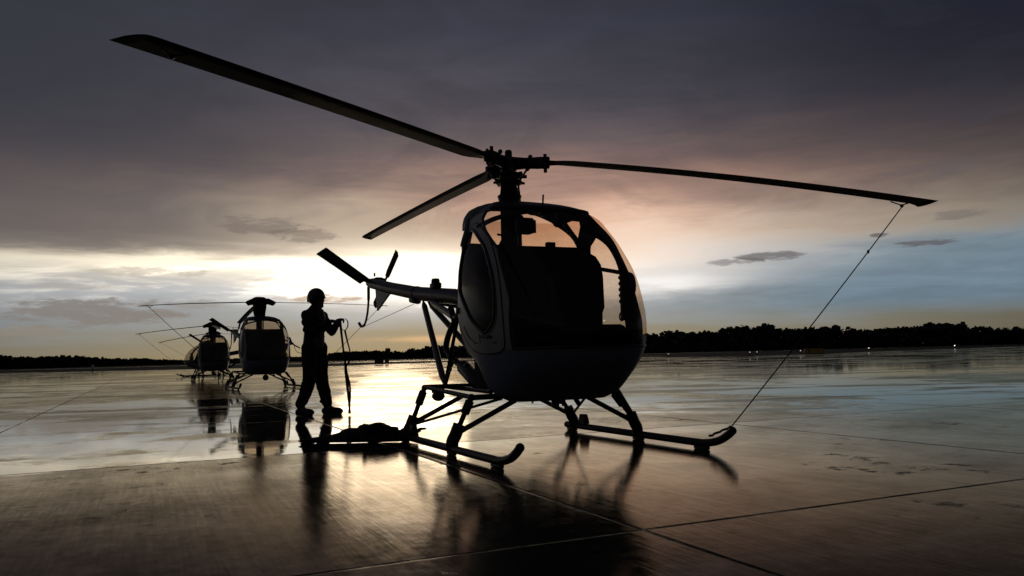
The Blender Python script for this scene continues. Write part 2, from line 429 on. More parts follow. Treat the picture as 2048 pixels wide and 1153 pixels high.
# ------------------------------------------------------------------ mesh helpers
class MB:
    def __init__(s):
        s.v = []; s.f = []; s.mi = []

    def add(s, vs, fs, mi=0):
        o = len(s.v)
        s.v += [tuple(x) for x in vs]
        s.f += [tuple(i + o for i in f) for f in fs]
        s.mi += [mi] * len(fs)

    def grid(s, rows, close=False, mi=0):
        n = len(rows[0]); vs = [p for r in rows for p in r]; fs = []
        for i in range(len(rows) - 1):
            for j in range(n if close else n - 1):
                k = (j + 1) % n
                fs.append((i * n + j, i * n + k, (i + 1) * n + k, (i + 1) * n + j))
        s.add(vs, fs, mi)

    def tube(s, path, rad, seg=10, cap=True, flat=None, mi=0):
        P = [Vector(p) for p in path]
        rad = rad if hasattr(rad, '__len__') else [rad] * len(P)
        T = []
        for i in range(len(P)):
            t = (P[min(i + 1, len(P) - 1)] - P[max(i - 1, 0)])
            T.append(t.normalized() if t.length > 1e-9 else Vector((0, 0, 1)))
        up = Vector((0, 0, 1)) if abs(T[0].z) < .9 else Vector((1, 0, 0))
        N = (up - T[0] * up.dot(T[0])).normalized()
        rows = []
        for i in range(len(P)):
            if i:
                N = (N - T[i] * N.dot(T[i])).normalized()
            Bn = T[i].cross(N)
            fl = flat or (1, 1)
            rows.append([P[i] + (N * math.cos(a) * fl[0] + Bn * math.sin(a) * fl[1]) * rad[i]
                         for a in [2 * math.pi * k / seg for k in range(seg)]])
        o = len(s.v)
        s.grid(rows, True, mi)
        if cap:
            n = len(P)
            s.f.append(tuple(o + k for k in reversed(range(seg)))); s.mi.append(mi)
            s.f.append(tuple(o + (n - 1) * seg + k for k in range(seg))); s.mi.append(mi)

    def box(s, c, d, rot=None, mi=0, bev=0.0):
        x, y, z = [q / 2 for q in d]
        if bev <= 0:
            vs = [Vector((a * x, b * y, e * z)) for a in (-1, 1) for b in (-1, 1) for e in (-1, 1)]
            fs = [(0, 1, 3, 2), (4, 6, 7, 5), (0, 4, 5, 1), (2, 3, 7, 6), (0, 2, 6, 4), (1, 5, 7, 3)]
        else:
            bm = bmesh.new()
            bmesh.ops.create_cube(bm, size=1.0, matrix=Matrix.Diagonal((2 * x, 2 * y, 2 * z, 1)))
            bmesh.ops.bevel(bm, geom=bm.edges[:], offset=bev, segments=2, affect='EDGES', profile=.5)
            bm.verts.index_update()
            vs = [v.co.copy() for v in bm.verts]; fs = [tuple(v.index for v in f.verts) for f in bm.faces]
            bm.free()
        if rot is not None:
            vs = [rot @ v for v in vs]
        s.add([v + Vector(c) for v in vs], fs, mi)

    def ball(s, c, r, seg=14, rings=9, rot=None, mi=0):
        r = r if hasattr(r, '__len__') else (r, r, r)
        rows = []
        for i in range(rings + 1):
            t = math.pi * i / rings
            t = min(max(t, .02), math.pi - .02)
            row = []
            for k in range(seg):
                a = 2 * math.pi * k / seg
                q = Vector((r[0] * math.sin(t) * math.cos(a), r[1] * math.sin(t) * math.sin(a), r[2] * math.cos(t)))
                if rot is not None: q = rot @ q
                row.append(q + Vector(c))
            rows.append(row)
        o = len(s.v)
        s.grid(rows, True, mi)
        s.f.append(tuple(o + k for k in range(seg))); s.mi.append(mi)
        s.f.append(tuple(o + rings * seg + k for k in reversed(range(seg)))); s.mi.append(mi)

    def lathe(s, prof, seg=20, c=(0, 0, 0), rot=None, mi=0):
        rows = []
        for (r, z) in prof:
            row = []
            for k in range(seg):
                a = 2 * math.pi * k / seg
                q = Vector((r * math.cos(a), r * math.sin(a), z))
                if rot is not None: q = rot @ q
                row.append(q + Vector(c))
            rows.append(row)
        s.grid(rows, True, mi)

    def build(s, name, mats, parent=None, smooth=True, solid=0.0, remesh=0.0, edge=40):
        me = bpy.data.meshes.new(name)
        me.from_pydata(s.v, [], s.f)
        mats = mats if isinstance(mats, (list, tuple)) else [mats]
        for m in mats: me.materials.append(m)
        for p, i in zip(me.polygons, s.mi): p.material_index = i
        bm = bmesh.new(); bm.from_mesh(me)
        bmesh.ops.recalc_face_normals(bm, faces=bm.faces)
        bm.to_mesh(me); bm.free()
        o = bpy.data.objects.new(name, me)
        C.objects.link(o)
        if remesh or solid:
            if remesh:
                md = o.modifiers.new('r', 'REMESH'); md.mode = 'VOXEL'; md.voxel_size = remesh
                md = o.modifiers.new('s', 'SMOOTH'); md.factor = .5; md.iterations = 3
            if solid:
                md = o.modifiers.new('t', 'SOLIDIFY'); md.thickness = solid; md.offset = 0
            dg = bpy.context.evaluated_depsgraph_get()
            m2 = bpy.data.meshes.new_from_object(o.evaluated_get(dg))
            o.modifiers.clear()
            o.data = m2
            m2.name = name
            if not m2.materials:
                for m in mats: m2.materials.append(m)
            me = m2
        if smooth:
            me.shade_smooth()
            if not remesh:
                me.set_sharp_from_angle(angle=R(edge))
        if parent: o.parent = parent
        return o


def tag(o, label, cat, group=None):
    o['label'] = label; o['category'] = cat
    if group: o['group'] = group
    return o


def empty(name, loc=(0, 0, 0), rz=0.0):
    o = bpy.data.objects.new(name, None)
    C.objects.link(o)
    o.empty_display_size = .3
    o.location = loc; o.rotation_euler = (0, 0, rz)
    return o


def copy_tree(o, parent=None, skip=()):
    c = o.copy(); C.objects.link(c)
    if parent: c.parent = parent
    for ch in o.children:
        if ch.name.split('.')[0] not in skip:
            copy_tree(ch, c, skip)
    return c


def catmull(pts, n=6, closed=False):
    P = [Vector(p) for p in pts]; out = []
    N = len(P); rngN = N if closed else N - 1
    for i in range(rngN):
        if closed:
            a, b, c, d = P[i - 1], P[i], P[(i + 1) % N], P[(i + 2) % N]
        else:
            a, b, c, d = P[max(i - 1, 0)], P[i], P[i + 1], P[min(i + 2, N - 1)]
        for k in range(n):
            t = k / n
            out.append(.5 * ((2 * b) + (c - a) * t + (2 * a - 5 * b + 4 * c - d) * t * t + (3 * b - a - 3 * c + d) * t ** 3))
    if not closed: out.append(P[-1])
    return out


# ------------------------------------------------------------------ ground
def sheet(name, pts, z, m):
    b = MB()
    b.add([(x, y, z) for x, y in pts], [tuple(range(len(pts)))])
    o = b.build(name, m, smooth=False)
    o['kind'] = 'structure'
    return o


sheet('grass_field', [(-6000, -300), (6000, -300), (6000, 6000), (-6000, 6000)], -.012, M['grass'])
sheet('apron', [(-60, -25), (90, -25), (150, 150), (96, 152), (60, 122), (41.5, 101), (23.5, 89.5), (20, 123), (-2, 150),
                (-13, 118), (-25.4, 96), (-49.8, 110.5), (-84, 131), (-140, 150)], 0.0, M['ground'])
sheet('taxiway', [(-60, 205), (-26, 188), (-17, 176), (-5, 174), (14, 188), (-18, 232), (-62, 236)], -.006, M['ground'])
sheet('far_runway', [(-700, 330), (30, 300), (900, 265), (900, 290), (30, 330), (-700, 365)], -.006, M['ground'])

# ------------------------------------------------------------------ helicopter
CK = np.array([[0.395, 0.79, 0.95, 0.42], [0.44, 0.78, 1.04, 0.52], [0.52, 0.74, 1.19, 0.585], [0.65, 0.66, 1.416, 0.625],
               [0.8, 0.46, 1.543, 0.658], [1.0, 0.32, 1.56, 0.675], [1.2, 0.3, 1.498, 0.67], [1.4, 0.29, 1.377, 0.656],
               [1.56, 0.28, 1.224, 0.626], [1.7, 0.27, 1.052, 0.592], [1.82, 0.22, 0.868, 0.538], [1.92, 0.1, 0.745, 0.475],
               [2.0, 0.0, 0.60, 0.395], [2.05, -0.06, 0.441, 0.30], [2.075, -0.08, 0.33, 0.19]])
CZ = CK[:, 0]
CG = [np.gradient(CK[:, c], CZ) for c in range(4)]
NE = 2.35


def cprof(z):
    z = min(max(z, CZ[0]), CZ[-1])
    i = int(np.clip(np.searchsorted(CZ, z) - 1, 0, len(CZ) - 2))
    h = CZ[i + 1] - CZ[i]; t = (z - CZ[i]) / h
    r = []
    for c in (1, 2, 3):
        y = CK[:, c]; m = CG[c]
        r.append((2 * t**3 - 3 * t * t + 1) * y[i] + (t**3 - 2 * t * t + t) * h * m[i]
                 + (-2 * t**3 + 3 * t * t) * y[i + 1] + (t**3 - t * t) * h * m[i + 1])
    xa, xf, w = r
    xc = min(max(.72, xa + .02), xf - .1)
    return xa, xf, w, xc


def cside(x, z, off=0.0):
    """half width of the cabin at x, z"""
    xa, xf, w, xc = cprof(z)
    if x > xc:
        t = min((x - xc) / (xf - xc), 1.0)
        return w * max(1 - t ** NE, 0.0) ** (1 / NE) + off
    t = (xc - x) / max(xc - xa, .02)
    return w * (1 - .05 * min(t, 1.3) ** 2) + off


def cfront(y, z):
    xa, xf, w, xc = cprof(z)
    t = min(abs(y) / w, 1.0)
    return xc + (xf - xc) * max(1 - t ** NE, 0.0) ** (1 / NE)


def ring(z, x0, n=24, x0p=None):
    if x0p is not None:
        a_ = ring(z, x0, n); b_ = ring(z, x0p, n); h_ = len(a_) // 2
        return a_[:h_ + 1] + b_[h_ + 1:]
    """points of the shell at height z, from starboard x=x0 round the nose to port x=x0"""
    xa, xf, w, xc = cprof(z)
    pts = []
    if x0 < xc:
        side = [(x0 + (xc - x0) * k / 8, cside(x0 + (xc - x0) * k / 8, z)) for k in range(8)]
        th0 = math.pi / 2
    else:
        side = []
        t = (x0 - xc) / (xf - xc)
        th0 = math.acos(min(max(t ** (NE / 2), 0), 1))
        if t <= 0: th0 = math.pi / 2
    arc = []
    for k in range(n + 1):
        th = th0 * (1 - k / n)
        arc.append((xc + (xf - xc) * max(math.cos(th), 0) ** (2 / NE), w * max(math.sin(th), 0) ** (2 / NE)))
    if not side:
        # keep the same number of points whatever x0 is
        side = [arc[0]] * 8
    half = side + arc
    return [(x, -y, z) for x, y in half] + [(x, y, z) for x, y in reversed(half[:-1])]


EDGE = [(.79, 1.2), (.95, 1.2), (1.16, 1.19), (1.35, 1.105), (1.57, .965), (1.70, .81), (1.80, .66), (1.87, .54), (1.955, .50)]


EDGEP = [(.79, 1.10), (.90, 1.095), (1.015, 1.08), (1.095, 1.04), (1.225, .99), (1.375, .93), (1.555, .84), (1.71, .76), (1.805, .69), (1.87, .64), (1.955, .60)]


def xe(z, sg=-1):
    E_ = EDGE if sg < 0 else EDGEP
    return float(np.interp(z, [e[0] for e in E_], [e[1] for e in E_]))


WIN = [(.32, 1.62), (.335, 1.73), (.39, 1.79), (.50, 1.77), (.637, 1.71), (.795, 1.62), (.90, 1.50), (1.0, 1.34), (1.047, 1.14), (1.04, 1.02),
       (.98, .955), (.913, .93), (.80, .975), (.68, 1.04), (.566, 1.13), (.45, 1.22), (.373, 1.30), (.325, 1.46)]
DOOR = [(.295, 1.5), (.31, 1.1), (.47, .92), (.72, .785), (1.085, .785), (1.14, .94), (1.11, 1.17), (1.05, 1.37), (.955, 1.53),
        (.84, 1.67), (.68, 1.765), (.50, 1.835), (.38, 1.85), (.30, 1.75)]


def inside(p, poly):
    x, y = p; r = False
    for i in range(len(poly)):
        x1, y1 = poly[i - 1]; x2, y2 = poly[i]
        if (y1 > y) != (y2 > y) and x < (x2 - x1) * (y - y1) / (y2 - y1) + x1:
            r = not r
    return r


def panel(mb, outer, holes, sgn, off=0.0, step=.05):
    """fill a side-view outline (x, z) minus holes and drape it on the cabin side"""
    pts = []; edges = []
    for poly in [outer] + holes:
        o = len(pts)
        pts += [Vector(p) for p in poly]
        edges += [(o + i, o + (i + 1) % len(poly)) for i in range(len(poly))]
    xs = [p[0] for p in outer]; zs = [p[1] for p in outer]
    x = min(xs) + step
    while x < max(xs):
        z = min(zs) + step
        while z < max(zs):
            q = (x + (rng.random() - .5) * .006, z + (rng.random() - .5) * .006)
            if inside(q, outer) and not any(inside(q, h) for h in holes):
                if min((Vector(q) - p).length for p in pts[:len(outer) + sum(len(h) for h in holes)]) > step * .35:
                    pts.append(Vector(q))
            z += step
        x += step
    vs, es, fs, *_ = delaunay_2d_cdt(pts, edges, [], 0, 1e-5)
    keep = []
    for f in fs:
        cx = sum(vs[i].x for i in f) / 3; cz = sum(vs[i].y for i in f) / 3
        if inside((cx, cz), outer) and not any(inside((cx, cz), h) for h in holes):
            keep.append(tuple(f))
    mb.add([(v.x, sgn * cside(v.x, v.y, off), v.y) for v in vs], keep)


def drape(poly, sgn, off=0.0):
    return [(x, sgn * cside(x, z, off), z) for x, z in poly]


WINC = [(p.x, p.y) for p in catmull([(x, z, 0) for x, z in WIN], 4, True)]
DOORC = [(p.x, p.y) for p in catmull([(x, z, 0) for x, z in DOOR], 4, True)]

WINP = [(.37, 1.62), (.40, 1.70), (.45, 1.755), (.52, 1.775), (.60, 1.735), (.673, 1.67), (.73, 1.58), (.765, 1.48), (.775, 1.30), (.77, 1.10), (.80, 1.0),
        (.80, .92), (.74, .885), (.55, .875), (.45, .95), (.40, 1.12), (.37, 1.38)]
WINPC = [(p.x, p.y) for p in catmull([(x, z, 0) for x, z in WINP], 5, True)]
QUART = [(.275, 1.765), (.325, 1.815), (.40, 1.875), (.43, 1.915), (.34, 1.935), (.16, 1.93), (.215, 1.84)]
# side panel outline: back edge, sill, windshield edge, roof edge
ZR = 1.955


def side_outline(sg):
    o = []
    for k in range(15):
        z = ZR + (.80 - ZR) * k / 14
        o.append((cprof(z)[0], z))
    for k in range(1, 9):
        x = cprof(.80)[0] + (xe(.80, sg) - cprof(.80)[0]) * k / 8
        o.append((x, .80 - (0.0)))
    for k in range(1, 24):
        z = .80 + (ZR - .80) * k / 23
        o.append((xe(z, sg), z))
    for k in range(1, 8):
        x = xe(ZR) + (cprof(ZR)[0] - xe(ZR)) * k / 8
        o.append((x, ZR))
    return o


def blade_mesh(mb, ang, droop, zh, pitch=4.0, r0=.33, r1=3.85):
    d = Vector((math.cos(ang), math.sin(ang), 0)); c = Vector((-math.sin(ang), math.cos(ang), 0))
    ns = 40
    prof = [(.043, 0), (.036, .007), (.018, .0105), (-.01, .011), (-.05, .008), (-.128, .0012),
            (-.128, -.0012), (-.05, -.006), (-.01, -.008), (.018, -.008), (.036, -.006)]
    rows = []
    for i in range(ns + 1):
        r = r0 + (r1 - r0) * i / ns
        t = (r - r0) / (r1 - r0)
        dz = -droop * (.68 * t + .32 * t * t)
        tw = R(pitch + 4 * (.5 - t))
        k = min(1.0, .45 + .55 * min((r - r0) / .22, 1.0))
        row = []
        for (cc, zz) in prof:
            rr = r
            if i == ns:
                rr = r - .11 * max(0, (cc + .128) / .171) ** 1.5
            elif i == ns - 1:
                rr = r - .045 * max(0, (cc + .128) / .171)
            y = cc * k; z = zz * (1.6 if t < .04 else 1)
            row.append(d * rr + c * (y * math.cos(tw) - z * math.sin(tw)) + Vector((0, 0, zh + dz + y * math.sin(tw) + z * math.cos(tw))))
        rows.append(row)
    o = len(mb.f)
    mb.grid(rows, True)
    n = len(prof)
    for i in range(ns):
        for j in range(n):
            a = prof[j][0]; b = prof[(j + 1) % n][0]
            cm = .5 * (a + b)
            mb.mi[o + i * n + j] = 1 if (cm < -.012 and i < ns - 1 and i > 0) else 0
    base = len(mb.v) - n
    mb.f.append(tuple(range(base, base + n))); mb.mi.append(0)
    base = len(mb.v) - n * (ns + 1)
    mb.f.append(tuple(reversed(range(base, base + n)))); mb.mi.append(0)


def tip_point(ang, droop, zh, r, r0=.33, r1=3.85):
    t = (r - r0) / (r1 - r0)
    return Vector((math.cos(ang) * r, math.sin(ang) * r, zh - droop * (.68 * t + .32 * t * t)))


ZH = 2.497


def make_rotor(root, phis, droops, pitches=(3, 3, 3)):
    for ph, dr, pi_ in zip(phis, droops, pitches):
        b = MB()
        blade_mesh(b, ph, dr, ZH, pi_)
        o = b.build('rotor_blade', [M['bladeblack'], M['bladegrey']], root, edge=50)
        # root fitting with its bolts
        g_ = MB()
        d = Vector((math.cos(ph), math.sin(ph), 0)); c = Vector((-d.y, d.x, 0)); rot = Matrix.Rotation(ph, 3, 'Z')
        g_.box(d * .31 + Vector((0, 0, ZH)), (.13, .085, .10), rot, bev=.012)
        g_.tube([d * .335 + c * .02 + Vector((0, 0, ZH - .085)), d * .335 + c * .02 + Vector((0, 0, ZH + .085))], .017, 8)
        g_.tube([d * .335 - c * .025 + Vector((0, 0, ZH - .07)), d * .335 - c * .025 + Vector((0, 0, ZH + .07))], .013, 8)
        g_.tube([d * .36 + Vector((0, 0, ZH - .002)), d * .50 + Vector((0, 0, ZH - .004 - dr * .01))], [.036, .022], 10, flat=(.7, 1.2))
        g_.build('blade_root_fitting', M['dark'], o)
        # tie-down bracket
        t_ = MB()
        q = tip_point(ph, dr, ZH, 3.58)
        t_.tube([q + d * -.10 + Vector((0, 0, -.008)), q + Vector((0, 0, -.045)), q + d * .10 + Vector((0, 0, -.012))], .006, 6)
        t_.ball(q + Vector((0, 0, -.05)), .017, 10, 6)
        t_.build('tie_down_bracket', M['dark'], o)
    h = MB()
    h.lathe([(.0, 2.43), (.07, 2.43), (.085, 2.455), (.085, 2.53), (.06, 2.55), (.033, 2.56), (.033, 2.605), (.026, 2.62), (.0, 2.62)], 18)
    h.build('rotor_hub', M['dark'], root)
    for ph, dr in zip(phis, droops):
        d = Vector((math.cos(ph), math.sin(ph), 0)); c = Vector((-d.y, d.x, 0)); rot = Matrix.Rotation(ph, 3, 'Z')
        a = MB()
        a.tube([d * .05 + Vector((0, 0, ZH)), d * .15 + Vector((0, 0, ZH)), d * .27 + Vector((0, 0, ZH))], [.062, .052, .056], 14)
        a.box(d * .13 + Vector((0, 0, ZH + .012)), (.14, .15, .03), rot, bev=.008)
        a.tube([d * .10 + c * .07 + Vector((0, 0, ZH)), d * .21 + c * .075 + Vector((0, 0, ZH - .01))], .026, 10)
        a.ball(d * .20 + c * .03 + Vector((0, 0, ZH + .065)), .022, 8, 6)
        # pitch horn and link down to the swashplate
        hp = d * .17 + c * .12 + Vector((0, 0, ZH - .03))
        a.tube([d * .2 + Vector((0, 0, ZH - .02)), hp], .02, 8)
        a.build('blade_grip', M['dark'], root)
        l = MB()
        sp = Matrix.Rotation(ph + .75, 3, 'Z') @ Vector((.115, 0, 2.335))
        l.tube([hp, sp], [.010, .010], 8)
        l.ball(hp, .018, 8, 6); l.ball(sp, .020, 8, 6)
        l.build('pitch_link', M['dark'], root)


def make_helicopter(simple=False):
    root = empty('helicopter')
    # --- lower hull
    b = MB()
    zs = [.395, .41, .43, .455, .49, .53, .58, .63, .69, .745, .80]
    b.grid([ring(z, cprof(z)[0]) for z in zs])
    r0 = ring(.395, cprof(.395)[0])
    b.add(r0, [tuple(range(len(r0)))])
    b.build('hull', M['hull'], root, solid=.006)
    # belt between hull and windshield
    b = MB()
    b.tube(ring(.80, xe(.80), 20, xe(.80, 1)), .011, 6)
    b.build('hull_trim', M['frame'], root)
    # --- windshield
    b = MB()
    zz = [.80 + (ZR - .80) * k / 30 for k in range(31)]
    b.grid([ring(z, xe(z), 26, xe(z, 1)) for z in zz])
    b.build('windshield', M['glass_mist'] if simple else M['glass'], root, edge=180)
    # windshield edge frame
    for sg in (-1, 1):
        f = MB()
        ed = [(xe(z, sg), sg * cside(xe(z, sg), z), z) for z in zz]
        f.tube(ed, .012, 8)
        f.build('windshield_frame', M['frame'], root)
    # --- sides, doors
    for sg in (-1, 1):
        dc = DOORC if sg < 0 else [(min(x, xe(z, 1) - .035), min(z, 1.80 + (x - .36) * .30 if x > .36 else 1.80 - (.36 - x) * 1.2)) for x, z in DOORC]
        b = MB()
        panel(b, side_outline(sg), [dc] + ([QUART] if sg > 0 else []), sg)
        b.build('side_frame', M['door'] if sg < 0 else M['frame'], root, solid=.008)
        b = MB()
        wc = WINC if sg < 0 else WINPC
        panel(b, dc, [wc], sg, .004)
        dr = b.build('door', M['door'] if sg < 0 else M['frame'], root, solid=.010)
        b = MB()
        panel(b, wc, [], sg, .006)
        b.build('door_window', M['glass_door'], dr, edge=180)
        b = MB()
        lp = drape(wc, sg, .010); b.tube(lp + lp[:1], .013, 8)
        lp = drape([(.75 + (x - .75) * 1.07, 1.37 + (z - 1.37) * 1.055) for x, z in wc], sg, .006); b.tube(lp + lp[:1], .006, 6)
        b.build('window_seal', M['frame'], dr)
        b = MB()
        lp = drape(dc, sg, .004); b.tube(lp + lp[:1], .007, 6)
        b.build('door_seal', M['rubber'], dr)
        b = MB()
        lp = drape([(.50, .99), (.60, .905), (.72, .855), (1.05, .85)], sg, .008); b.tube(lp, .008, 6)
        lp = drape([(.82, .925), (.82, .86)], sg, .008); b.tube(lp, .006, 6)
        b.build('door_rib', M['frame'], dr)
        b = MB()
        y = sg * cside(.93, .90, .03)
        b.tube([(.87, sg * cside(.87, .90, .0), .90), (.88, y, .90), (.99, sg * cside(.99, .90, .03), .895), (1.0, sg * cside(1.0, .90), .895)], .010, 8)
        b.build('door_handle', M['steel'], dr)
        if not simple:
            for hz in (1.66, 1.13):
                b = MB()
                b.box((.335, sg * cside(.335, hz, .012), hz), (.05, .03, .05), bev=.006)
                b.build('door_hinge', M['dark'], dr)
    b = MB()
    panel(b, QUART, [], 1)
    b.build('quarter_window', M['glass'], root, edge=180)
    # pocket, vent and grab bar on the port door, seen through the canopy
    if not simple:
        b = MB()
        b.box((.90, .60, 1.22), (.16, .03, .40), Matrix.Rotation(R(-18), 3, 'Z'), bev=.012)
        for k in range(5):
            b.ball((.83, .615, 1.38 - .05 * k), .018, 8, 6)
        b.build('map_pocket', M['cloth_seat'], root)
        b = MB()
        cc = Vector((.80, .645, 1.055))
        b.tube([cc + Vector((.036 * math.cos(t), -.006, .036 * math.sin(t))) for t in [2 * math.pi * k / 20 for k in range(21)]], .006, 6, cap=False)
        b.tube([cc + Vector((-.02 + .036 * math.cos(t), .012, .036 * math.sin(t))) for t in [2 * math.pi * k / 20 for k in range(21)]], .003, 6, cap=False)
        b.build('vent_ring', M['steel'], root)
        b = MB()
        b.tube(catmull([(.50, .615, 1.49), (.75, .62, 1.44), (.93, .60, 1.405), (1.08, .56, 1.375), (1.15, .535, 1.31), (1.15, .53, 1.24), (1.12, .53, 1.19)], 5), .018, 8)
        b.build('grab_bar', M['dark'], root)
    # --- roof
    b = MB()
    zr = [ZR, 1.975, 1.995, 2.015, 2.035, 2.05, 2.063, 2.075]
    b.grid([ring(z, cprof(z)[0], 24) for z in zr])
    r0 = ring(2.075, cprof(2.075)[0], 24)
    b.add(r0, [tuple(range(len(r0)))])
    b.build('roof', M['frame'], root, solid=.02)
    b = MB()
    lip = ring(ZR, xe(ZR), 24)
    b.tube(lip, [.020 + .012 * (1 - abs(p[1]) / .45) for p in lip], 8)
    # inner roof rib running to the port door arch
    b.tube(catmull([(.62, .10, 1.945), (.70, .30, 1.90), (.66, .47, 1.85), (.55, .555, 1.78), (.42, .575, 1.71)], 6), .017, 8)
    b.tube(catmull([(.62, -.10, 1.945), (.70, -.30, 1.90), (.66, -.47, 1.85), (.55, -.555, 1.80)], 6), .020, 8)
    b.build('roof_rib', M['frame'], root)
    b = MB()
    rows = []
    for x, kx, kz in ((-.05, .97, -.006), (.02, 1.0, .004), (.12, 1.0, .006), (.22, .97, .004), (.32, .90, -.006)):
        rows.append([(x, p.x * kx, p.y + kz) for p in catmull([(-.452, 1.87, 0), (-.448, 1.93, 0), (-.425, 1.995, 0), (-.37, 2.04, 0), (-.25, 2.066, 0), (0, 2.08, 0),
                                                              (.16, 2.075, 0), (.26, 2.055, 0)], 3)])
    b.grid(rows)
    b.build('roof_fairing', M['frame'], root, solid=.022)
    # --- bulkhead and rear window
    b = MB()
    rows = []
    for k in range(20):
        z = .44 + (1.685 - .44) * k / 19
        xa = cprof(z)[0]; w = cside(xa, z) - .004
        rows.append([(xa, w * (-1 + 2 * j / 12), z) for j in range(13)])
    b.grid(rows)
    b.build('bulkhead', M['frame'], root, solid=.02)
    b = MB()
    rows = []
    for k in range(9):
        z = 1.69 + (ZR - 1.69) * k / 8
        xa = cprof(z)[0]; w = cside(xa, z) - .004
        rows.append([(xa - .05 * math.cos(math.pi / 2 * (-1 + 2 * j / 12)), w * (-1 + 2 * j / 12), z) for j in range(13)])
    b.grid(rows)
    b.build('rear_window', M['glass'], root, edge=180)
    b = MB()
    for sg in (-1, 1):
        b.tube([(cprof(z)[0], sg * (cside(cprof(z)[0], z) - .01), z) for z in [1.68 + .28 * k / 8 for k in range(9)]],
               [(.045 if sg < 0 else .016) - .0012 * k for k in range(9)], 8)
    b.tube([(.29, -.60, 1.69), (.26, 0, 1.69), (.29, .60, 1.69)], .016, 8)
    b.build('rear_window_frame', M['frame'], root)
    # --- seats and panel
    b = MB()
    prof = []
    for (y, z) in [(-.585, .98), (-.585, 1.56), (-.55, 1.62), (-.45, 1.655), (.45, 1.655), (.55, 1.61), (.60, 1.54), (.617, 1.44), (.622, 1.17), (.60, 1.12), (.595, .98)]:
        prof.append((y, z))
    rows = [[(x, y * .97 if x < .4 else y, z - (.0 if x < .5 else .02)) for y, z in prof] for x in (.335, .36, .52, .56)]
    b.grid(rows, True)
    b.add(rows[0], [tuple(range(len(prof)))]); b.add(rows[-1], [tuple(range(len(prof)))])
    b.build('seat_back', M['cloth_seat'], root)
    b = MB()
    b.box((.66, 0, .91), (.62, 1.16, .15), bev=.04)
    b.box((.62, 0, .66), (.50, 1.10, .34), bev=.03)
    b.build('seat', M['cloth_seat'], root)
    b = MB()
    b.box((1.16, -.02, 1.24), (.10, .42, .26), bev=.03)
    b.box((1.14, -.02, .97), (.14, .22, .40), bev=.02)
    b.box((1.05, 0, .72), (.60, .80, .10), bev=.03)
    b.build('instrument_panel', M['rubber'], root)
    if not simple:
        for yy in (-.3, .3):
            b = MB()
            b.tube(catmull([(.95, yy, .74), (.99, yy, .90), (.93, yy, 1.06), (.94, yy, 1.18)], 5), .013, 8)
            b.tube([(.935, yy, 1.17), (.955, yy, 1.29)], .020, 8)
            b.build('control_stick', M['rubber'], root)
        b = MB()
        b.box((.29, .0, 1.875), (.11, .15, .14), bev=.02)
        b.tube([(.29, .09, 1.82), (.29, .09, 1.93)], .022, 8)
        b.tube([(.2, 0, 1.97), (.27, 0, 1.9)], .03, 8)
        b.build('cabin_speaker_box', M['rubber'], root)
        b = MB()
        b.ball((.885, 0, 1.806), (.03, .040, .036), 12, 8)
        b.tube([(.885, 0, 1.83), (.86, .02, 1.90)], .015, 8)
        b.build('compass', M['rubber'], root)
        b = MB()
        b.tube([(.64, .0, 1.985), (.655, .0, 2.085)], .0075, 6)
        b.box((.64, 0, 1.93), (.07, .055, .05), bev=.01)
        b.build('temperature_probe', M['dark'], root)
        b = MB()
        b.tube([(.80, .045, 1.90), (.32, .578, 1.675)], .022, 8)
        b.build('cabin_brace', M['dark'], root)
        b = MB()
        b.box((.30, .245, 1.71), (.05, .085, .06), bev=.008)
        b.build('rear_light', M['rubber'], root)
        b = MB()
        b.ball((1.573, -.02, .985), .0055, 8, 6)  # tiny glowing bead imitates a glint reflected on the windshield, no lamp here
        b.build('windshield_glint', M['lit_dim'], root)
        for zz_, hh_ in ((1.105, .035), (1.005, .04)):
            b = MB()
            b.grid([[(x_, -cside(x_, z_, .006), z_) for x_ in (.325, .35, .375)] for z_ in (zz_, zz_ + hh_)])
            b.build('placard', M['placard'], root)
    # --- mast
    b = MB()
    b.lathe([(.072, 1.0), (.072, 2.05), (.080, 2.09), (.105, 2.17), (.112, 2.195), (.085, 2.215), (.075, 2.24), (.082, 2.26), (.070, 2.28),
             (.075, 2.30), (.06, 2.33), (.055, 2.44)], 18)
    b.build('mast', M['dark'], root)
    b = MB()
    b.lathe([(.05, 2.30), (.115, 2.305), (.125, 2.32), (.115, 2.335), (.085, 2.345), (.085, 2.365), (.13, 2.372), (.135, 2.39), (.10, 2.405), (.05, 2.41)], 18)
    for k in range(6):
        a = k * math.pi / 3 + .3
        b.tube([(.09 * math.cos(a), .09 * math.sin(a), 2.38), (.165 * math.cos(a), .165 * math.sin(a), 2.38)], .017, 8)
        b.tube([(.09 * math.cos(a), .09 * math.sin(a), 2.318), (.145 * math.cos(a), .145 * math.sin(a), 2.318)], .012, 8)
    b.build('swashplate', M['dark'], root)
    for y0, x0 in ((-.085, .02), (.105, -.02), (.02, -.14)):
        b = MB()
        b.tube([(x0, y0, 2.32), (x0, y0, 2.27), (x0, y0, 2.20), (x0, y0, 1.60)], [.008, .010, .019, .019], 8)
        b.build('control_rod', M['dark'], root)
    if not simple:
        b = MB()
        b.tube([(-.05, -.17, 1.60), (0, -.06, 1.83)], .012, 8)
        b.tube([(0, -.06, 1.83), (.0, -.13, 1.84)], .010, 8)
        b.build('mast_strut', M['dark'], root)
    # --- engine bay: engine, cooling shroud, exhaust, tubes
    b = MB()
    b.box((-.08, 0, .86), (.55, .40, .40), bev=.05)
    for sg in (-1, 1):
        for x in (-.22, .10):
            for k in range(5):
                b.tube([(x, sg * (.20 + .03 * k), .86), (x, sg * (.212 + .03 * k), .86)], .10, 12)
    b.box((-.1, 0, 1.18), (.4, .36, .30), bev=.05)
    b.build('engine', M['dark'], root)
    b = MB()
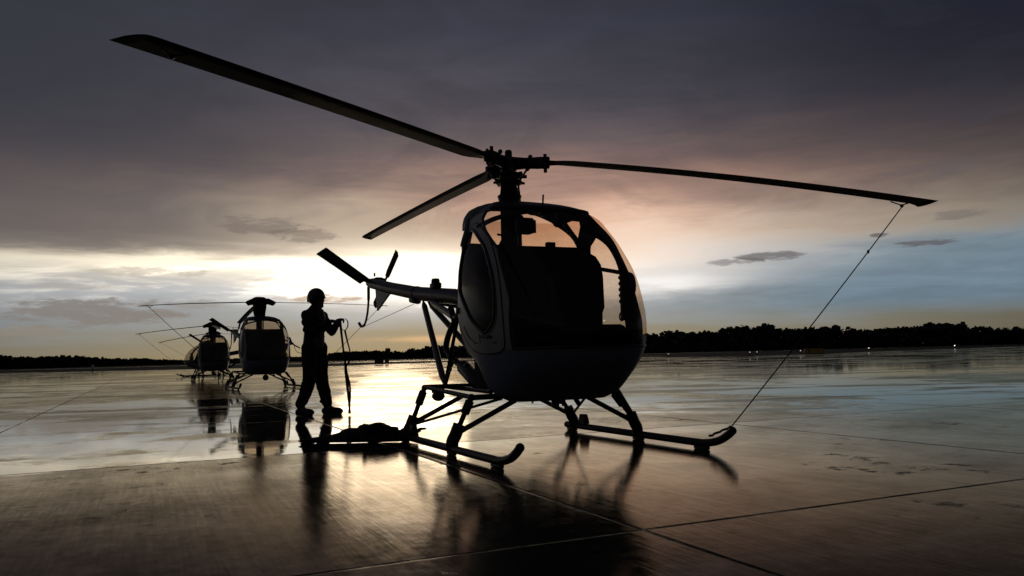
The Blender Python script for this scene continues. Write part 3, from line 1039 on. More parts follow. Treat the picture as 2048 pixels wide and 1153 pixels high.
    b.lathe([(.05, -.10), (.29, -.10), (.33, -.05), (.34, .06), (.30, .10), (.05, .10)], 24, c=(.16, -.02, .745), rot=Matrix.Rotation(R(90), 3, 'Y'))
    b.build('cooling_fan_shroud', M['dark'], root)
    b = MB()
    b.tube(catmull([(-.58, -.30, 1.14), (-.80, -.30, .99), (-.90, -.30, .85), (-.78, -.30, .755), (-.45, -.30, .65)], 5), .030, 10)
    b.tube([(-.50, -.30, .665), (-.46, -.30, .655), (-.12, -.32, .535), (.02, -.32, .49)], [.035, .066, .066, .03], 12)
    b.box((-.33, -.32, .665), (.05, .05, .05), bev=.01)
    b.build('exhaust', M['dark'], root)
    b = MB()
    for sg in (-1, 1):
        n1_ = Vector((-.96, sg * .30, .465)); up = Vector((-.42, sg * .36, 1.12)); fr_ = Vector((.30, sg * .36, .455))
        b.tube([n1_, up], .018, 8)
        b.tube([n1_ + Vector((.03, 0, .01)), Vector((-.55, sg * .33, .84))], .013, 8)
        b.tube([n1_, Vector((-.45, sg * .62, .475))], .018, 8)
        b.tube([up, Vector((.30, sg * .42, 1.35))], .018, 8)
        b.tube([up, Vector((-.05, 0, 1.55))], .016, 8)
        b.tube([Vector((-.60, sg * .36, 1.22)), Vector((-.52, sg * .36, 1.10))], .03, 8)
        b.tube([n1_, fr_], .022, 8)
    b.tube([(-.96, -.30, .465), (-.96, .30, .465)], .020, 8)
    b.tube([(-.45, -.686, .487), (-.45, .64, .47)], .022, 8)
    b.tube([(.65, -.67, .430), (.65, .60, .440)], .022, 8)
    b.tube([(-.45, -.686, .487), (.65, -.67, .430)], .020, 8)
    b.tube([(-.45, .62, .475), (.65, .60, .440)], .020, 8)
    b.box((-.22, -.02, .462), (1.2, .60, .014), Matrix.Rotation(R(1.5), 3, 'Y'))
    b.build('tube_frame', M['dark'], root)
    if not simple:
        b = MB()
        b.tube([(-.93, -.33, .47), (-.80, -.34, .56), (-.62, -.33, .70), (-.52, -.3, .80)], .006, 6)
        for t in (.25, .45, .7): b.ball(Vector((-.93, -.33, .47)).lerp(Vector((-.62, -.33, .70)), t), .015, 8, 6)
        b.build('cable_linkage', M['dark'], root)
        b = MB()
        b.ball((-.33, -.60, .405), (.06, .06, .045), 12, 8)
        b.box((-.34, -.62, .445), (.10, .05, .025), bev=.005)
        b.build('belly_pump', M['dark'], root)
        for sg, xx in ((-1, .98), (1, .65), (1, .1)):
            b = MB()
            b.box((xx, sg * .12, .372), (.05, .05, .06), bev=.008)
            b.tube([(xx + .01, sg * .12, .385), (xx + .015, sg * .12, .325)], .009, 6)
            b.build('belly_drain', M['dark'], root)
    # --- tail boom
    b = MB()
    path = [(-.30, 0, 1.20), (-1.39, 0, 1.385), (-2.6, 0, 1.515), (-3.6, 0, 1.66), (-4.55, 0, 1.815), (-4.72, 0, 1.84)]
    b.tube(path, [.085, .085, .083, .080, .076, .06], 16)
    for q in (-2.62,):
        z = float(np.interp(-q, [.30, 1.39, 2.6, 3.6, 4.55], [1.20, 1.385, 1.515, 1.66, 1.815]))
        b.tube([(q - .02, 0, z + .003), (q + .02, 0, z - .003)], .089, 16)
    tb = b.build('tail_boom', M['frame'], root)
    b = MB()
    b.box((-2.72, 0, 1.455), (.26, .09, .10), Matrix.Rotation(R(8), 3, 'Y'), bev=.03)
    b.build('boom_fitting', M['dark'], tb)
    b = MB()
    b.box((-1.99, 0, 1.555), (.16, .09, .06), bev=.01)
    b.lathe([(.0, .075), (.04, .07), (.048, .05), (.05, 0)], 12, c=(-1.99, 0, 1.565))
    b.build('beacon_light', M['dark'], tb)
    for sg in (-1, 1):
        b = MB()
        a = Vector((-2.33, sg * .03, 1.40)); c_ = Vector((-.96, sg * .30, .475))
        b.tube([a, a.lerp(c_, .06), a.lerp(c_, .9), c_], [.012, .033, .033, .012], 10)
        b.build('boom_strut', M['steel'], root)
        b = MB()
        a = Vector((-2.06, sg * .03, 1.38)); c_ = Vector((-.42, sg * .38, 1.11))
        b.tube([a, a.lerp(c_, .12), a.lerp(c_, .88), c_], [.012, .036, .036, .012], 10)
        b.build('boom_strut', M['steel'], root)
    b = MB()
    b.box((-4.50, .06, 1.835), (.16, .14, .12), bev=.03)
    b.tube([(-4.50, .08, 1.858), (-4.50, .17, 1.858)], .03, 10)
    gb_ = b.build('tail_gearbox', M['dark'], root)
    for sg in (-1, 1):
        b = MB()
        d = Vector((.62, 0, .335)).normalized() * sg
        d = Vector((.60, 0, .335)) * sg
        c0 = Vector((-4.50, .165, 1.858)); L_ = d.normalized(); N_ = Vector((0, 1, 0)); K_ = L_.cross(N_)
        Wd = .035
        rows = []
        for t in (.12, .25, .4, .95, 1.0):
            ww = .022 if t < .2 else .045
            q = c0 + d * t * (.98)
            tl = .04 if t == 1.0 else 0
            rows.append([q + K_ * ww - N_ * .02 * sg, q + N_ * .006, q - K_ * ww * .9 + N_ * .018 * sg - L_ * tl, q - N_ * .006])
        b.grid(rows, True)
        b.add(rows[-1], [(0, 1, 2, 3)]); b.add(rows[0], [(0, 1, 2, 3)])
        b.tube([c0, c0 + d * .16], .016, 8)
        b.build('tail_rotor_blade', M['bladeblack'], gb_)
    b = MB()
    A, B_, D_, E_ = [Vector(q) for q in ((-4.45, -.10, 1.875), (-4.45, -.687, 2.287), (-4.72, -.76, 2.235), (-4.72, -.14, 1.825))]
    nn = (B_ - A).cross(D_ - A).normalized() * .011
    b.add([A + nn, B_ + nn, D_ + nn * .4, E_ + nn * .4, A - nn, B_ - nn, D_ - nn * .4, E_ - nn * .4],
          [(0, 1, 2, 3), (7, 6, 5, 4), (0, 4, 5, 1), (1, 5, 6, 2), (2, 6, 7, 3), (3, 7, 4, 0)])
    b.tube([(-4.55, 0, 1.83), (-4.55, -.16, 1.885)], .035, 10)
    b.tube([(-4.40, -.02, 1.90), (-4.40, -.02, 1.95)], .012, 6)
    b.build('tail_stabilizer', M['frame'], root)
    b = MB()
    tri = [(-4.40, 1.72), (-3.66, 1.625), (-3.75, 1.60), (-4.33, 1.415)]
    th = .012
    b.add([(x, -th, z) for x, z in tri] + [(x, th, z) for x, z in tri],
          [(0, 1, 2, 3), (7, 6, 5, 4)] + [(i, (i + 1) % 4, 4 + (i + 1) % 4, 4 + i) for i in range(4)])
    b.build('ventral_fin', M['frame'], root)
    b = MB()
    b.tube(catmull([(-4.79, 0, 1.79), (-4.80, 0, 1.58), (-4.87, 0, 1.40), (-4.99, 0, 1.275), (-5.10, 0, 1.235), (-5.22, 0, 1.24), (-5.33, 0, 1.29)], 5),
           [.022] * 5 + [.016] * 20 + [.022] * 6, 8)
    b.build('tail_guard', M['dark'], root)
    if not simple:
        b = MB()
        b.tube([(-2.78, 0, 1.40), (-5.10, 0, 1.225)], .0035, 5)
        b.build('antenna_wire', M['dark'], root)
    # --- landing gear
    for sg in (-1, 1):
        yk = .86
        b = MB()
        pth = catmull([(-.60, sg * yk, .052), (.2, sg * yk, .050), (1.35, sg * yk, .048), (1.55, sg * yk, .052), (1.70, sg * yk, .080), (1.80, sg * yk, .125), (1.86, sg * yk, .165)], 6)
        b.tube(pth, .030, 12)
        b.ball((1.86, sg * yk, .165), .031, 10, 8); b.ball((-.60, sg * yk, .052), .031, 10, 8)
        sk = b.build('skid', M['dark'], root)
        for xx, ll in ((1.50, .16), (-.50, .16), (.65, .14)):
            b = MB()
            b.box((xx, sg * yk, .014), (ll, .034, .026), bev=.006)
            b.build('skid_shoe', M['dark'], sk)
        b = MB()
        b.box((-.27, sg * yk, .105), (.11, .05, .06), bev=.012)
        b.add([(-.33, sg * yk - .03, .08), (-.21, sg * yk - .03, .08), (-.23, sg * yk - .02, .17), (-.31, sg * yk - .02, .17),
               (-.33, sg * yk + .03, .08), (-.21, sg * yk + .03, .08), (-.23, sg * yk + .02, .17), (-.31, sg * yk + .02, .17)],
              [(0, 1, 2, 3), (7, 6, 5, 4), (0, 4, 5, 1), (1, 5, 6, 2), (2, 6, 7, 3), (3, 7, 4, 0)])
        b.build('wheel_lug', M['dark'], sk)
        for xs, zt in ((-.45, .48), (.65, .432)):
            top = Vector((xs, sg * (.686 if sg < 0 else .61), zt)); knee = Vector((xs, sg * .80, .20)); foot = Vector((xs, sg * .85, .075))
            b = MB()
            b.tube([top, top.lerp(knee, .1), top.lerp(knee, .12), top.lerp(knee, .52), top.lerp(knee, .54), knee], [.022, .024, .036, .036, .021, .021], 10)
            b.ball(top, .03, 10, 6)
            b.ball(knee + Vector((0, 0, .0)), .032, 10, 6)
            b.build('landing_gear_damper', M['dark'], root)
            b = MB()
            b.tube(catmull([knee + Vector((0, sg * -.01, .03)), knee + Vector((0, sg * .025, -.05)), foot + Vector((0, 0, .03)), foot + Vector((0, sg * .005, -.03))], 4), .045, 10, flat=(1, 1.1))
            b.build('landing_gear_foot', M['dark'], root)
            inn = Vector((xs + .05, sg * .33, .395))
            b = MB()
            b.tube([knee + Vector((0, -sg * .005, -.03)), inn], .021, 8)
            b.build('landing_gear_brace', M['dark'], root)
        b = MB()
        b.tube([(-.45, sg * .83, .15), (.60, sg * .40, .41)], .012, 8)
        b.build('drag_brace', M['dark'], root)
        if sg > 0:
            b = MB()
            b.tube([(.72, .62, .435), (.72, .80, .16)], .022, 8)
            b.build('landing_gear_brace', M['dark'], root)
            b = MB()
            b.tube([(.60, .25, .42), (.60, .31, .33)], .022, 8)
            b.build('belly_step', M['dark'], root)
    return root


PHI = -.958
heli = make_helicopter()
make_rotor(heli, (PHI, PHI - 2 * math.pi / 3, PHI + 2 * math.pi / 3), (.092, .154, .473), (9, 7, -4))
YAW = .4457 - math.pi / 2
heli.location = (-.0015, 7.232, 0); heli.rotation_euler = (0, 0, YAW)
tag(heli, 'largest nearest two-seat helicopter with clear bubble cabin and bare uncovered rotor blades', 'helicopter', None)


def hw(root_loc, rz, p):
    return Matrix.Translation(root_loc) @ Matrix.Rotation(rz, 4, 'Z') @ Vector(p)


def cover(loc, rz, phis, droops, label):
    b = MB()
    b.lathe([(.0, 2.67), (.10, 2.665), (.20, 2.63), (.235, 2.57), (.20, 2.46), (.185, 2.35), (.175, 2.20), (.15, 2.10), (.14, 2.07), (.0, 2.07)], 20)
    for ph, dr in zip(phis, droops):
        d = Vector((math.cos(ph), math.sin(ph), 0))
        b.tube([d * .10 + Vector((0, 0, ZH + .04)), d * .24 + Vector((0, 0, ZH + .03)), d * .34 + Vector((0, 0, ZH)), d * .45 + Vector((0, 0, ZH - .03))], [.11, .105, .095, .085], 12, flat=(.9, 1))
    rr = random.Random(3)
    b.v = [(x + rr.uniform(-.018, .018), y + rr.uniform(-.018, .018), z + rr.uniform(-.016, .016)) for x, y, z in b.v]
    o = b.build('rotor_head_cover', M['canvas'], remesh=.022)
    o.location = loc; o.rotation_euler = (0, 0, rz)
    tag(o, label, 'cover')


def rope(p0, p1, r, label, sag=.03, knots=(), name='tie_down_rope'):
    p0 = Vector(p0); p1 = Vector(p1)
    b = MB()
    n = 24
    b.tube([p0.lerp(p1, k / n) - Vector((0, 0, sag * 4 * (k / n) * (1 - k / n))) for k in range(n + 1)], r, 6)
    o = b.build(name, M['rope'])
    for t in knots:
        kb = MB()
        kb.ball(p0.lerp(p1, t) - Vector((0, 0, sag * 4 * t * (1 - t))), (r * 2.2, r * 2.2, r * 3.4), 10, 7)
        kb.build('knot', M['rope'], o)
    tag(o, label, 'rope')
    return o


# tie-down of the right blade to the port skid tip
ph3 = PHI + 2 * math.pi / 3
pa = hw(heli.location, YAW, tip_point(ph3, .473, ZH, 3.58) + Vector((0, 0, -.06)))
pb = hw(heli.location, YAW, (1.84, .86, .185))
rope(pa, pb, .005, 'long dark rope stretched from the right rotor blade to the nearest helicopter skid tip', .015, (.235,))
b = MB()
sk0 = Vector((1.84, .86, .185)); sk1 = Vector((1.60, .86, .10))
b.tube([hw(heli.location, YAW, sk0.lerp(sk1, k / 8) + Vector((0, .006 * math.sin(k * 3), .006 + .004 * math.cos(k * 4)))) for k in range(9)], .009, 6)
kt = b.build('rope_tail', M['rope'])
kt.parent = bpy.data.objects['tie_down_rope']

# --- the parked row behind
proto = make_helicopter(True)
lights = {}
rows = [
    # loc, yaw, blade angles (camera frame), droops, label
    ((-7.49, 23.8), .50, (R(-2), R(118), R(238)), (.20, .42, .24), 'middle helicopter parked second in the row with a dark cover on its rotor head'),
    ((-14.07, 37.7), .4457, (R(-65), R(55), R(175)), (.30, .35, .30), 'small distant helicopter third in the row with its cover and boxy dark cabin'),
    ((-17.7, 47.5), -1.06, (R(-75), R(45), R(165)), (.30, .30, .45), 'farthest helicopter seen side on with its nose pointing left behind the others'),
]
locs = []
for i, (xy, yaw, angs, drs, lab) in enumerate(rows):
    h = proto if i == 0 else copy_tree(keep)
    if i == 0:
        keep = copy_tree(proto)          # a bare copy to copy from, removed below
    rz = yaw - math.pi / 2
    h.location = (xy[0], xy[1], 0); h.rotation_euler = (0, 0, rz)
    loc_angs = [a - rz for a in angs]
    make_rotor(h, loc_angs, drs)
    tag(h, lab, 'helicopter')
    if i < 2:
        b = MB()
        b.ball((1.15, -.06, .31), .085, 14, 9)
        b.tube([(1.13, -.06, .36), (1.10, -.06, .46)], .025, 8)
        b.build('landing_light', M['dark'], h)
    cover((xy[0], xy[1], 0), rz, loc_angs, drs, ['dark canvas cover over the rotor head of the middle helicopter',
                                              'dark canvas cover over the rotor head of the third helicopter in the row',
                                              'dark canvas cover over the rotor head of the farthest helicopter'][i])
    locs.append((Vector((xy[0], xy[1], 0)), rz, loc_angs, drs))


def kill(o):
    for c in list(o.children): kill(c)
    bpy.data.objects.remove(o)


kill(keep)

for (i, k, skx, sg, lab) in [
        (0, 2, 1.7, -1, 'thin rope from the left blade of the middle helicopter down to its skid'),
        (0, 0, 1.7, 1, 'thin rope from the right blade of the middle helicopter passing behind the airman'),
        (0, 1, -.5, -1, 'short thin rope hanging from the rear blade of the middle helicopter'),
        (1, 2, 1.7, -1, 'thin rope from the left blade of the third helicopter in the row'),
        (2, 2, -.3, 1, 'thin rope from the left blade of the farthest helicopter')]:
    L_, rz, an, dr = locs[i]
    pa = hw(L_, rz, tip_point(an[k], dr[k], ZH, 3.58) + Vector((0, 0, -.05)))
    pb = hw(L_, rz, (skx, sg * .86, .12))
    if i == 0 and k == 1: pb = pa + (pb - pa) * .28
    rope(pa, pb, .0065, lab, .04, (.25,) if i == 1 else ())


# ------------------------------------------------------------------ crumpled cover beside the skid
b = MB()
rr = random.Random(11)
axis = [(-1.95, 7.42, .02), (-1.80, 7.42, .025), (-1.66, 7.40, .035), (-1.52, 7.38, .055), (-1.36, 7.38, .07), (-1.20, 7.36, .07), (-1.08, 7.36, .055), (-.98, 7.36, .05), (-.90, 7.37, .08)]
wd_ = [.022, .035, .045, .065, .080, .078, .062, .045, .06]
b.tube(axis, wd_, 12)
for k in range(70):
    t = rr.random() * (len(axis) - 1); i = int(t); a = Vector(axis[i]).lerp(Vector(axis[min(i + 1, 8)]), t - i)
    w_ = wd_[i]
    q = a + Vector((rr.uniform(-.05, .05), rr.uniform(-1.8, 1.8) * w_, rr.uniform(-.5, 1.05) * w_))
    q.z = max(q.z, .02)
    b.ball(q, (rr.uniform(.04, .11) * (w_ / .08 + .25), rr.uniform(.010, .032) * (w_ / .08 + .3), rr.uniform(.012, .026) * (w_ / .08 + .4)), 8, 6,
           Matrix.Rotation(rr.uniform(0, 3), 3, 'Z') @ Matrix.Rotation(rr.uniform(-.5, .5), 3, 'X'))
b.v = [(x, y, max(z, .004)) for x, y, z in b.v]
o = b.build('canvas_cover', M['canvas'], remesh=.009)
tag(o, 'crumpled dark canvas cover heaped on the wet ground beside the near skid', 'cover')

# ------------------------------------------------------------------ the airman
PX, PY = -2.76, 11.22
man = empty('person', (PX, PY, 0), R(-22))
# local frame: +X is where he faces, +Y his left
J = dict(hip=(-.03, 0, .98), hipL=(0, .10, .93), hipR=(-.02, -.10, .93),
         kneeL=(.035, .10, .50), ankL=(.120, .12, .10), toeL=(.29, .13, .045),
         kneeR=(-.015, -.11, .50), ankR=(-.14, -.13, .10), toeR=(.02, -.15, .045))


def capsule(b, pts, rad, seg=14, flat=None):
    b.tube(catmull(pts, 4), list(np.interp(np.linspace(0, len(pts) - 1, (len(pts) - 1) * 4 + 1), range(len(pts)), rad)), seg, flat=flat)
    b.ball(pts[0], rad[0], 12, 8); b.ball(pts[-1], rad[-1], 12, 8)


def hand(b, w, d, up, side, curl):
    """five-fingered hand: w wrist, d forward, up back of hand, side thumb side"""
    w = Vector(w); d = Vector(d).normalized(); up = Vector(up).normalized(); side = Vector(side).normalized()
    b.ball(w + d * .045, (.05, .042, .022), 12, 8, rot=Matrix((d, side, up)).transposed())
    capsule(b, [w - d * .02, w + d * .03], [.026, .028], 10)
    for k, L in enumerate((.072, .082, .076, .060)):
        q = w + d * .085 + side * (.030 - .020 * k)
        dirn = d; pts = [q]
        for s_, c_ in ((.45, curl), (.32, curl * 1.3), (.23, curl * 1.1)):
            rot = Quaternion(d.cross(up), -c_)
            dirn = rot @ dirn
            q = q + dirn * L * s_
            pts.append(q)
        b.tube(pts, [.0105, .010, .009, .0075], 8)
        for p_, r_ in zip(pts, [.0108, .0102, .0092, .0078]): b.ball(p_, r_, 8, 6)
    q = w + d * .025 + side * .034
    pts = [q, q + (d * .6 + side * .6 - up * .4).normalized() * .036, q + (d * .6 + side * .6 - up * .4).normalized() * .036 + (d * .9 - up * .5).normalized() * .032]
    b.tube(pts, [.014, .011, .009], 8)
    for p_, r_ in zip(pts, [.014, .0112, .0092]): b.ball(p_, r_, 8, 6)


# arms: near (right) and far (left) forearms come forward to the strap
SHL, SHR = Vector((.0, .18, 1.375)), Vector((-.01, -.18, 1.375))
ELL, ELR = Vector((.135, .205, 1.145)), Vector((.10, -.215, 1.14))
WRL, WRR = Vector((.335, .10, 1.30)), Vector((.315, -.10, 1.28))
b = MB()
b.ball((.045, 0, 1.595), (.092, .075, .115), 18, 12)          # skull
b.ball((.075, 0, 1.525), (.062, .055, .062), 14, 9)           # jaw
b.ball((.142, 0, 1.572), (.020, .014, .026), 10, 7)           # nose
b.ball((.128, 0, 1.60), (.014, .05, .010), 10, 6)             # brow
b.ball((.130, 0, 1.533), (.014, .025, .010), 10, 6)           # mouth
b.ball((.128, 0, 1.495), (.018, .022, .016), 10, 6)           # chin
for sg in (-1, 1):
    b.ball((.035, sg * .078, 1.57), (.024, .010, .034), 10, 7)
    b.ball((.126, sg * .030, 1.580), (.010, .012, .008), 8, 6)
capsule(b, [(.01, 0, 1.52), (.0, 0, 1.42)], [.060, .066])
capsule(b, [(0, 0, 1.36), (-.01, 0, 1.15), (-.02, 0, .98)], [.15, .14, .15], 16, flat=None)
for S_, E_, W_ in ((SHL, ELL, WRL), (SHR, ELR, WRR)):
    capsule(b, [S_, S_.lerp(E_, .5), E_, E_.lerp(W_, .5), W_], [.055, .048, .042, .038, .027], 10)
hand(b, WRL, (.88, -.35, .10), (.15, .25, .95), (.35, -.9, -.1), .55)
hand(b, WRR, (.90, .33, .02), (.05, -.25, .95), (.35, .9, .1), .62)
for q in ('L', 'R'):
    capsule(b, [J['hip' + q], J['knee' + q], J['ank' + q]], [.085, .055, .042], 12)
    capsule(b, [J['ank' + q], tuple(Vector(J['toe' + q]) + Vector((-.03, 0, .01)))], [.04, .032], 10)
b.build('body', M['skin'], man, remesh=.0075)
# flight suit, loose over the body
b = MB()
for (z, rx, ry, x) in [(1.46, .080, .095, .005), (1.41, .125, .155, 0), (1.37, .150, .21, -.01), (1.28, .158, .205, -.015), (1.18, .148, .185, -.01), (1.08, .130, .165, -.01),
                       (1.00, .128, .165, -.02), (.92, .132, .168, -.02), (.85, .128, .165, -.015)]:
    b.ball((x, 0, z), (rx, ry, .085), 18, 10)
b.ball((-.085, 0, .95), (.06, .12, .12), 12, 8)               # seat of the trousers
b.ball((.085, 0, 1.31), (.055, .12, .08), 12, 8)              # chest pockets
for sg in (-1, 1): b.box((.11, sg * .085, 1.30), (.03, .09, .11), bev=.01)
for S_, E_, W_ in ((SHL, ELL, WRL), (SHR, ELR, WRR)):
    capsule(b, [S_, S_.lerp(E_, .5), E_, E_.lerp(W_, .5), E_.lerp(W_, .90)], [.074, .064, .052, .050, .044], 12)
    b.ball(E_, .057, 10, 8)
for q, k in (('L', 1), ('R', -1)):
    hp, kn, an = [Vector(J[n + q]) for n in ('hip', 'knee', 'ank')]
    capsule(b, [hp, hp.lerp(kn, .5), kn, kn.lerp(an, .5), an + Vector((-.01, 0, .06))], [.112, .104, .094, .084, .072], 14)
    b.ball(kn.lerp(hp, .35) + Vector((0, k * .075, 0)), (.06, .025, .09), 10, 8)    # thigh pocket
    for t in (.15, .35, .8): b.ball(kn.lerp(an, t) + Vector((-.02, 0, 0)), (.088, .085, .03), 12, 7)
rr = random.Random(5)
b.v = [(x + rr.uniform(-.006, .006), y + rr.uniform(-.006, .006), z + rr.uniform(-.006, .006)) for x, y, z in b.v]
b.build('flight_suit', M['suit'], man, remesh=.011)
# helmet
b = MB()
rows_ = []
for i in range(11):
    t = R(4 + i * 9.6)
    row = []
    for k in range(28):
        a = 2 * math.pi * k / 28
        f = math.cos(a)
        ex = .118 if f > 0 else .128
        drop = (.045 if f < -.2 else (.0 if f > .55 else .03)) * (i / 10) ** 3
        row.append((  .025 + ex * math.sin(t) * f, .110 * math.sin(t) * math.sin(a), 1.632 + .122 * math.cos(t) - drop))
    rows_.append(row)
b.grid(rows_, True)
b.f.append(tuple(range(28))); b.mi.append(0)
hm = b.build('helmet', M['helmet'], man, solid=.014)
b = MB()
b.tube([(.025 + .123 * math.cos(a), .110 * math.sin(a), 1.630) for a in [R(-75 + 150 * k / 16) for k in range(17)]], .012, 8)
b.build('visor_track', M['rubber'], hm)
for sg in (-1, 1):
    b = MB()
    b.ball((.03, sg * .108, 1.585), (.046, .022, .056), 14, 9)
    b.build('ear_cup', M['helmet'], hm)
b = MB()
b.tube(catmull([(.035, -.10, 1.56), (.055, -.07, 1.49), (.075, 0, 1.465), (.055, .07, 1.49), (.035, .10, 1.56)], 4), .009, 6)
b.build('chin_strap', M['strap'], hm)
for q in ('L', 'R'):
    an, to = Vector(J['ank' + q]), Vector(J['toe' + q])
    dv_ = (to - an); dv_.z = 0; dv_.normalize()
    b = MB()
    capsule(b, [an + Vector((-.005, 0, .10)), an, an + Vector((0, 0, -.03))], [.062, .056, .055], 12)
    capsule(b, [an - dv_ * .045 + Vector((0, 0, -.05)), an + dv_ * .06 + Vector((0, 0, -.045)), to + Vector((0, 0, .005)), to + dv_ * .03], [.050, .050, .047, .040], 12)
    b.v = [(x, y, max(z, .022)) for x, y, z in b.v]
    bt = b.build('boot', M['boot'], man, remesh=.008)
    b = MB()
    c0 = an - dv_ * .06; c1 = to + dv_ * .055; sd_ = Vector((-dv_.y, dv_.x, 0))
    out = [c0 + sd_ * .035, c0.lerp(c1, .5) + sd_ * .043, c1 - dv_ * .05 + sd_ * .048, c1 + sd_ * .0, c1 - dv_ * .05 - sd_ * .044, c0.lerp(c1, .5) - sd_ * .038, c0 - sd_ * .035]
    b.add([(p.x, p.y, .002) for p in out] + [(p.x, p.y, .030) for p in out],
          [tuple(range(7)), tuple(range(13, 6, -1))] + [(i, (i + 1) % 7, 7 + (i + 1) % 7, 7 + i) for i in range(7)])
    b.build('boot_sole', M['rubber'], bt)
tag(man, 'person in helmet, flight suit and boots standing in profile and holding a hanging strap', 'person')


def ribbon(b, pts, w, tdir):
    P = catmull(pts, 6)
    rows = []
    for i, p in enumerate(P):
        t = (P[min(i + 1, len(P) - 1)] - P[max(i - 1, 0)]).normalized()
        tw = tdir(i / (len(P) - 1))
        s_ = Vector((math.cos(tw), math.sin(tw), 0)); s_ = (s_ - t * s_.dot(t)).normalized()
        n_ = t.cross(s_) * .0022
        rows.append([p + s_ * w / 2 + n_, p - s_ * w / 2 + n_, p - s_ * w / 2 - n_, p + s_ * w / 2 - n_])
    b.grid(rows, True)


HX, HY, HZ = PX + .395, PY - .15, 0.0
b = MB()
rp = []
for k in range(15):
    a = 2 * math.pi * k / 14
    rp.append((HX + .045 + .052 * math.cos(a), HY + .01 * math.sin(2 * a), 1.235 + .080 * math.sin(a)))
ribbon(b, rp, .026, lambda t: 1.3)
ribbon(b, [(HX - .012, HY, 1.29), (HX + .005, HY, 1.12), (HX + .035, HY, .85), (HX + .055, HY, .68), (HX + .06, HY, .60), (HX + .085, HY, .35), (HX + .105, HY, .15), (HX + .108, HY, .07)], .036, lambda t: .3 + .8 * math.sin(t * 5))
ribbon(b, [(HX + .05, HY + .01, 1.16), (HX + .085, HY + .01, 1.0), (HX + .115, HY + .01, .88), (HX + .12, HY + .01, .78), (HX + .095, HY + .01, .70), (HX + .062, HY + .01, .66),
           (HX + .075, HY + .01, .55), (HX + .112, HY + .01, .40), (HX + .118, HY + .01, .25), (HX + .108, HY + .01, .12)], .032, lambda t: .2 + 1.1 * math.sin(t * 4 + .6))
st_ = b.build('tie_down_strap', M['strap'])
b = MB()
b.box((HX + .108, HY, .045), (.035, .02, .055), bev=.006)
b.build('strap_hook', M['steel'], st_)
tag(st_, 'long looped webbing strap hanging from the hands of the person', 'strap')


# ------------------------------------------------------------------ airfield furniture far off
def legs(b, x, y, w, h):
    for k in (-1, 1): b.box((x + k * w * .36, y, h / 2), (.05, .05, h))


sg_ = empty('airfield_sign', (29.85, 80.4, 0), R(-16))
b = MB(); b.box((0, 0, .40), (1.78, .20, .60), bev=.02); b.build('sign_case', M['cabinet'], sg_)
b = MB(); b.box((0, -.106, .41), (1.68, .012, .50)); b.build('sign_face', M['sign_yellow'], sg_)
b = MB()
for x0 in (-.45,):
    b.box((x0 - .05, -.116, .41), (.05, .008, .34), Matrix.Rotation(R(14), 3, 'Y')); b.box((x0 + .07, -.116, .41), (.05, .008, .34), Matrix.Rotation(R(-14), 3, 'Y'))
b.box((.42, -.116, .41), (.035, .008, .44))
b.build('sign_marking', M['sign_black'], sg_)
b = MB(); legs(b, 0, 0, 1.5, .11); b.build('sign_leg', M['dark'], sg_)
tag(sg_, 'low dull yellow airfield sign at the far edge of the wet apron', 'sign')

cb = empty('equipment_cabinet', (-17.6, 105.5, 0), R(8))
b = MB(); b.box((0, 0, .36), (1.15, .5, .62), bev=.03); b.build('cabinet_body', M['cabinet'], cb)
b = MB(); b.box((0, 0, .69), (1.22, .56, .05), bev=.01); b.build('cabinet_lid', M['cabinet'], cb)
tag(cb, 'wide dark low cabinet beyond the apron, left of the pale one', 'cabinet')
cb = empty('equipment_cabinet', (-16.55, 105.3, 0), R(8))
b = MB(); b.box((0, 0, .42), (.52, .45, .74), bev=.03); b.build('cabinet_body', M['cabinet_pale'], cb)
b = MB(); b.box((0, 0, .81), (.58, .50, .05), bev=.01); b.build('cabinet_lid', M['cabinet'], cb)
tag(cb, 'narrow paler cabinet standing right of the wide dark cabinet beyond the apron', 'cabinet')

mk = empty('marker_post', (-73.0, 140.0, 0))
b = MB(); b.tube([(0, 0, 0), (0, 0, .15)], .12, 10); b.build('post_base', M['dark'], mk)
b = MB(); b.tube([(0, 0, .12), (0, 0, .40), (-.03, 0, .95), (-.09, 0, 1.0)], [.22, .22, .20, .12], 10); b.build('post_body', M['white'], mk)
tag(mk, 'stubby white marker post at the left edge of the pavement before the trees', 'post')

for (x, y, mm, r, lab) in [
        (87.6, 160.5, 'lit', .10, 'brightest small edge light far right in front of the dark wood'),
        (64.6, 147.0, 'lit', .07, 'second brightest edge light, left of the brightest one on the right'),
        (27.6, 94.5, 'lit_dim', .06, 'left one of two dim edge lights close together behind the wet apron'),
        (29.2, 97.0, 'lit_dim', .06, 'right one of two dim edge lights close together behind the wet apron'),
        (19.9, 104.0, 'lit_dim', .06, 'dim edge light just right of the nearest helicopter cabin'),
        (36.2, 102.0, 'lit_dim', .07, 'dim edge light just left of and above the yellow sign')]:
    e_ = empty('edge_light', (x, y, 0))
    b = MB(); b.tube([(0, 0, 0), (0, 0, .05), (0, 0, .06), (0, 0, .36)], [.14, .14, .04, .04], 8); b.build('lamp_stem', M['dark'], e_)
    b = MB(); b.ball((0, 0, .36 + r * .8), (r, r, r), 10, 8); b.build('lamp_globe', M[mm], e_)
    tag(e_, lab, 'light')

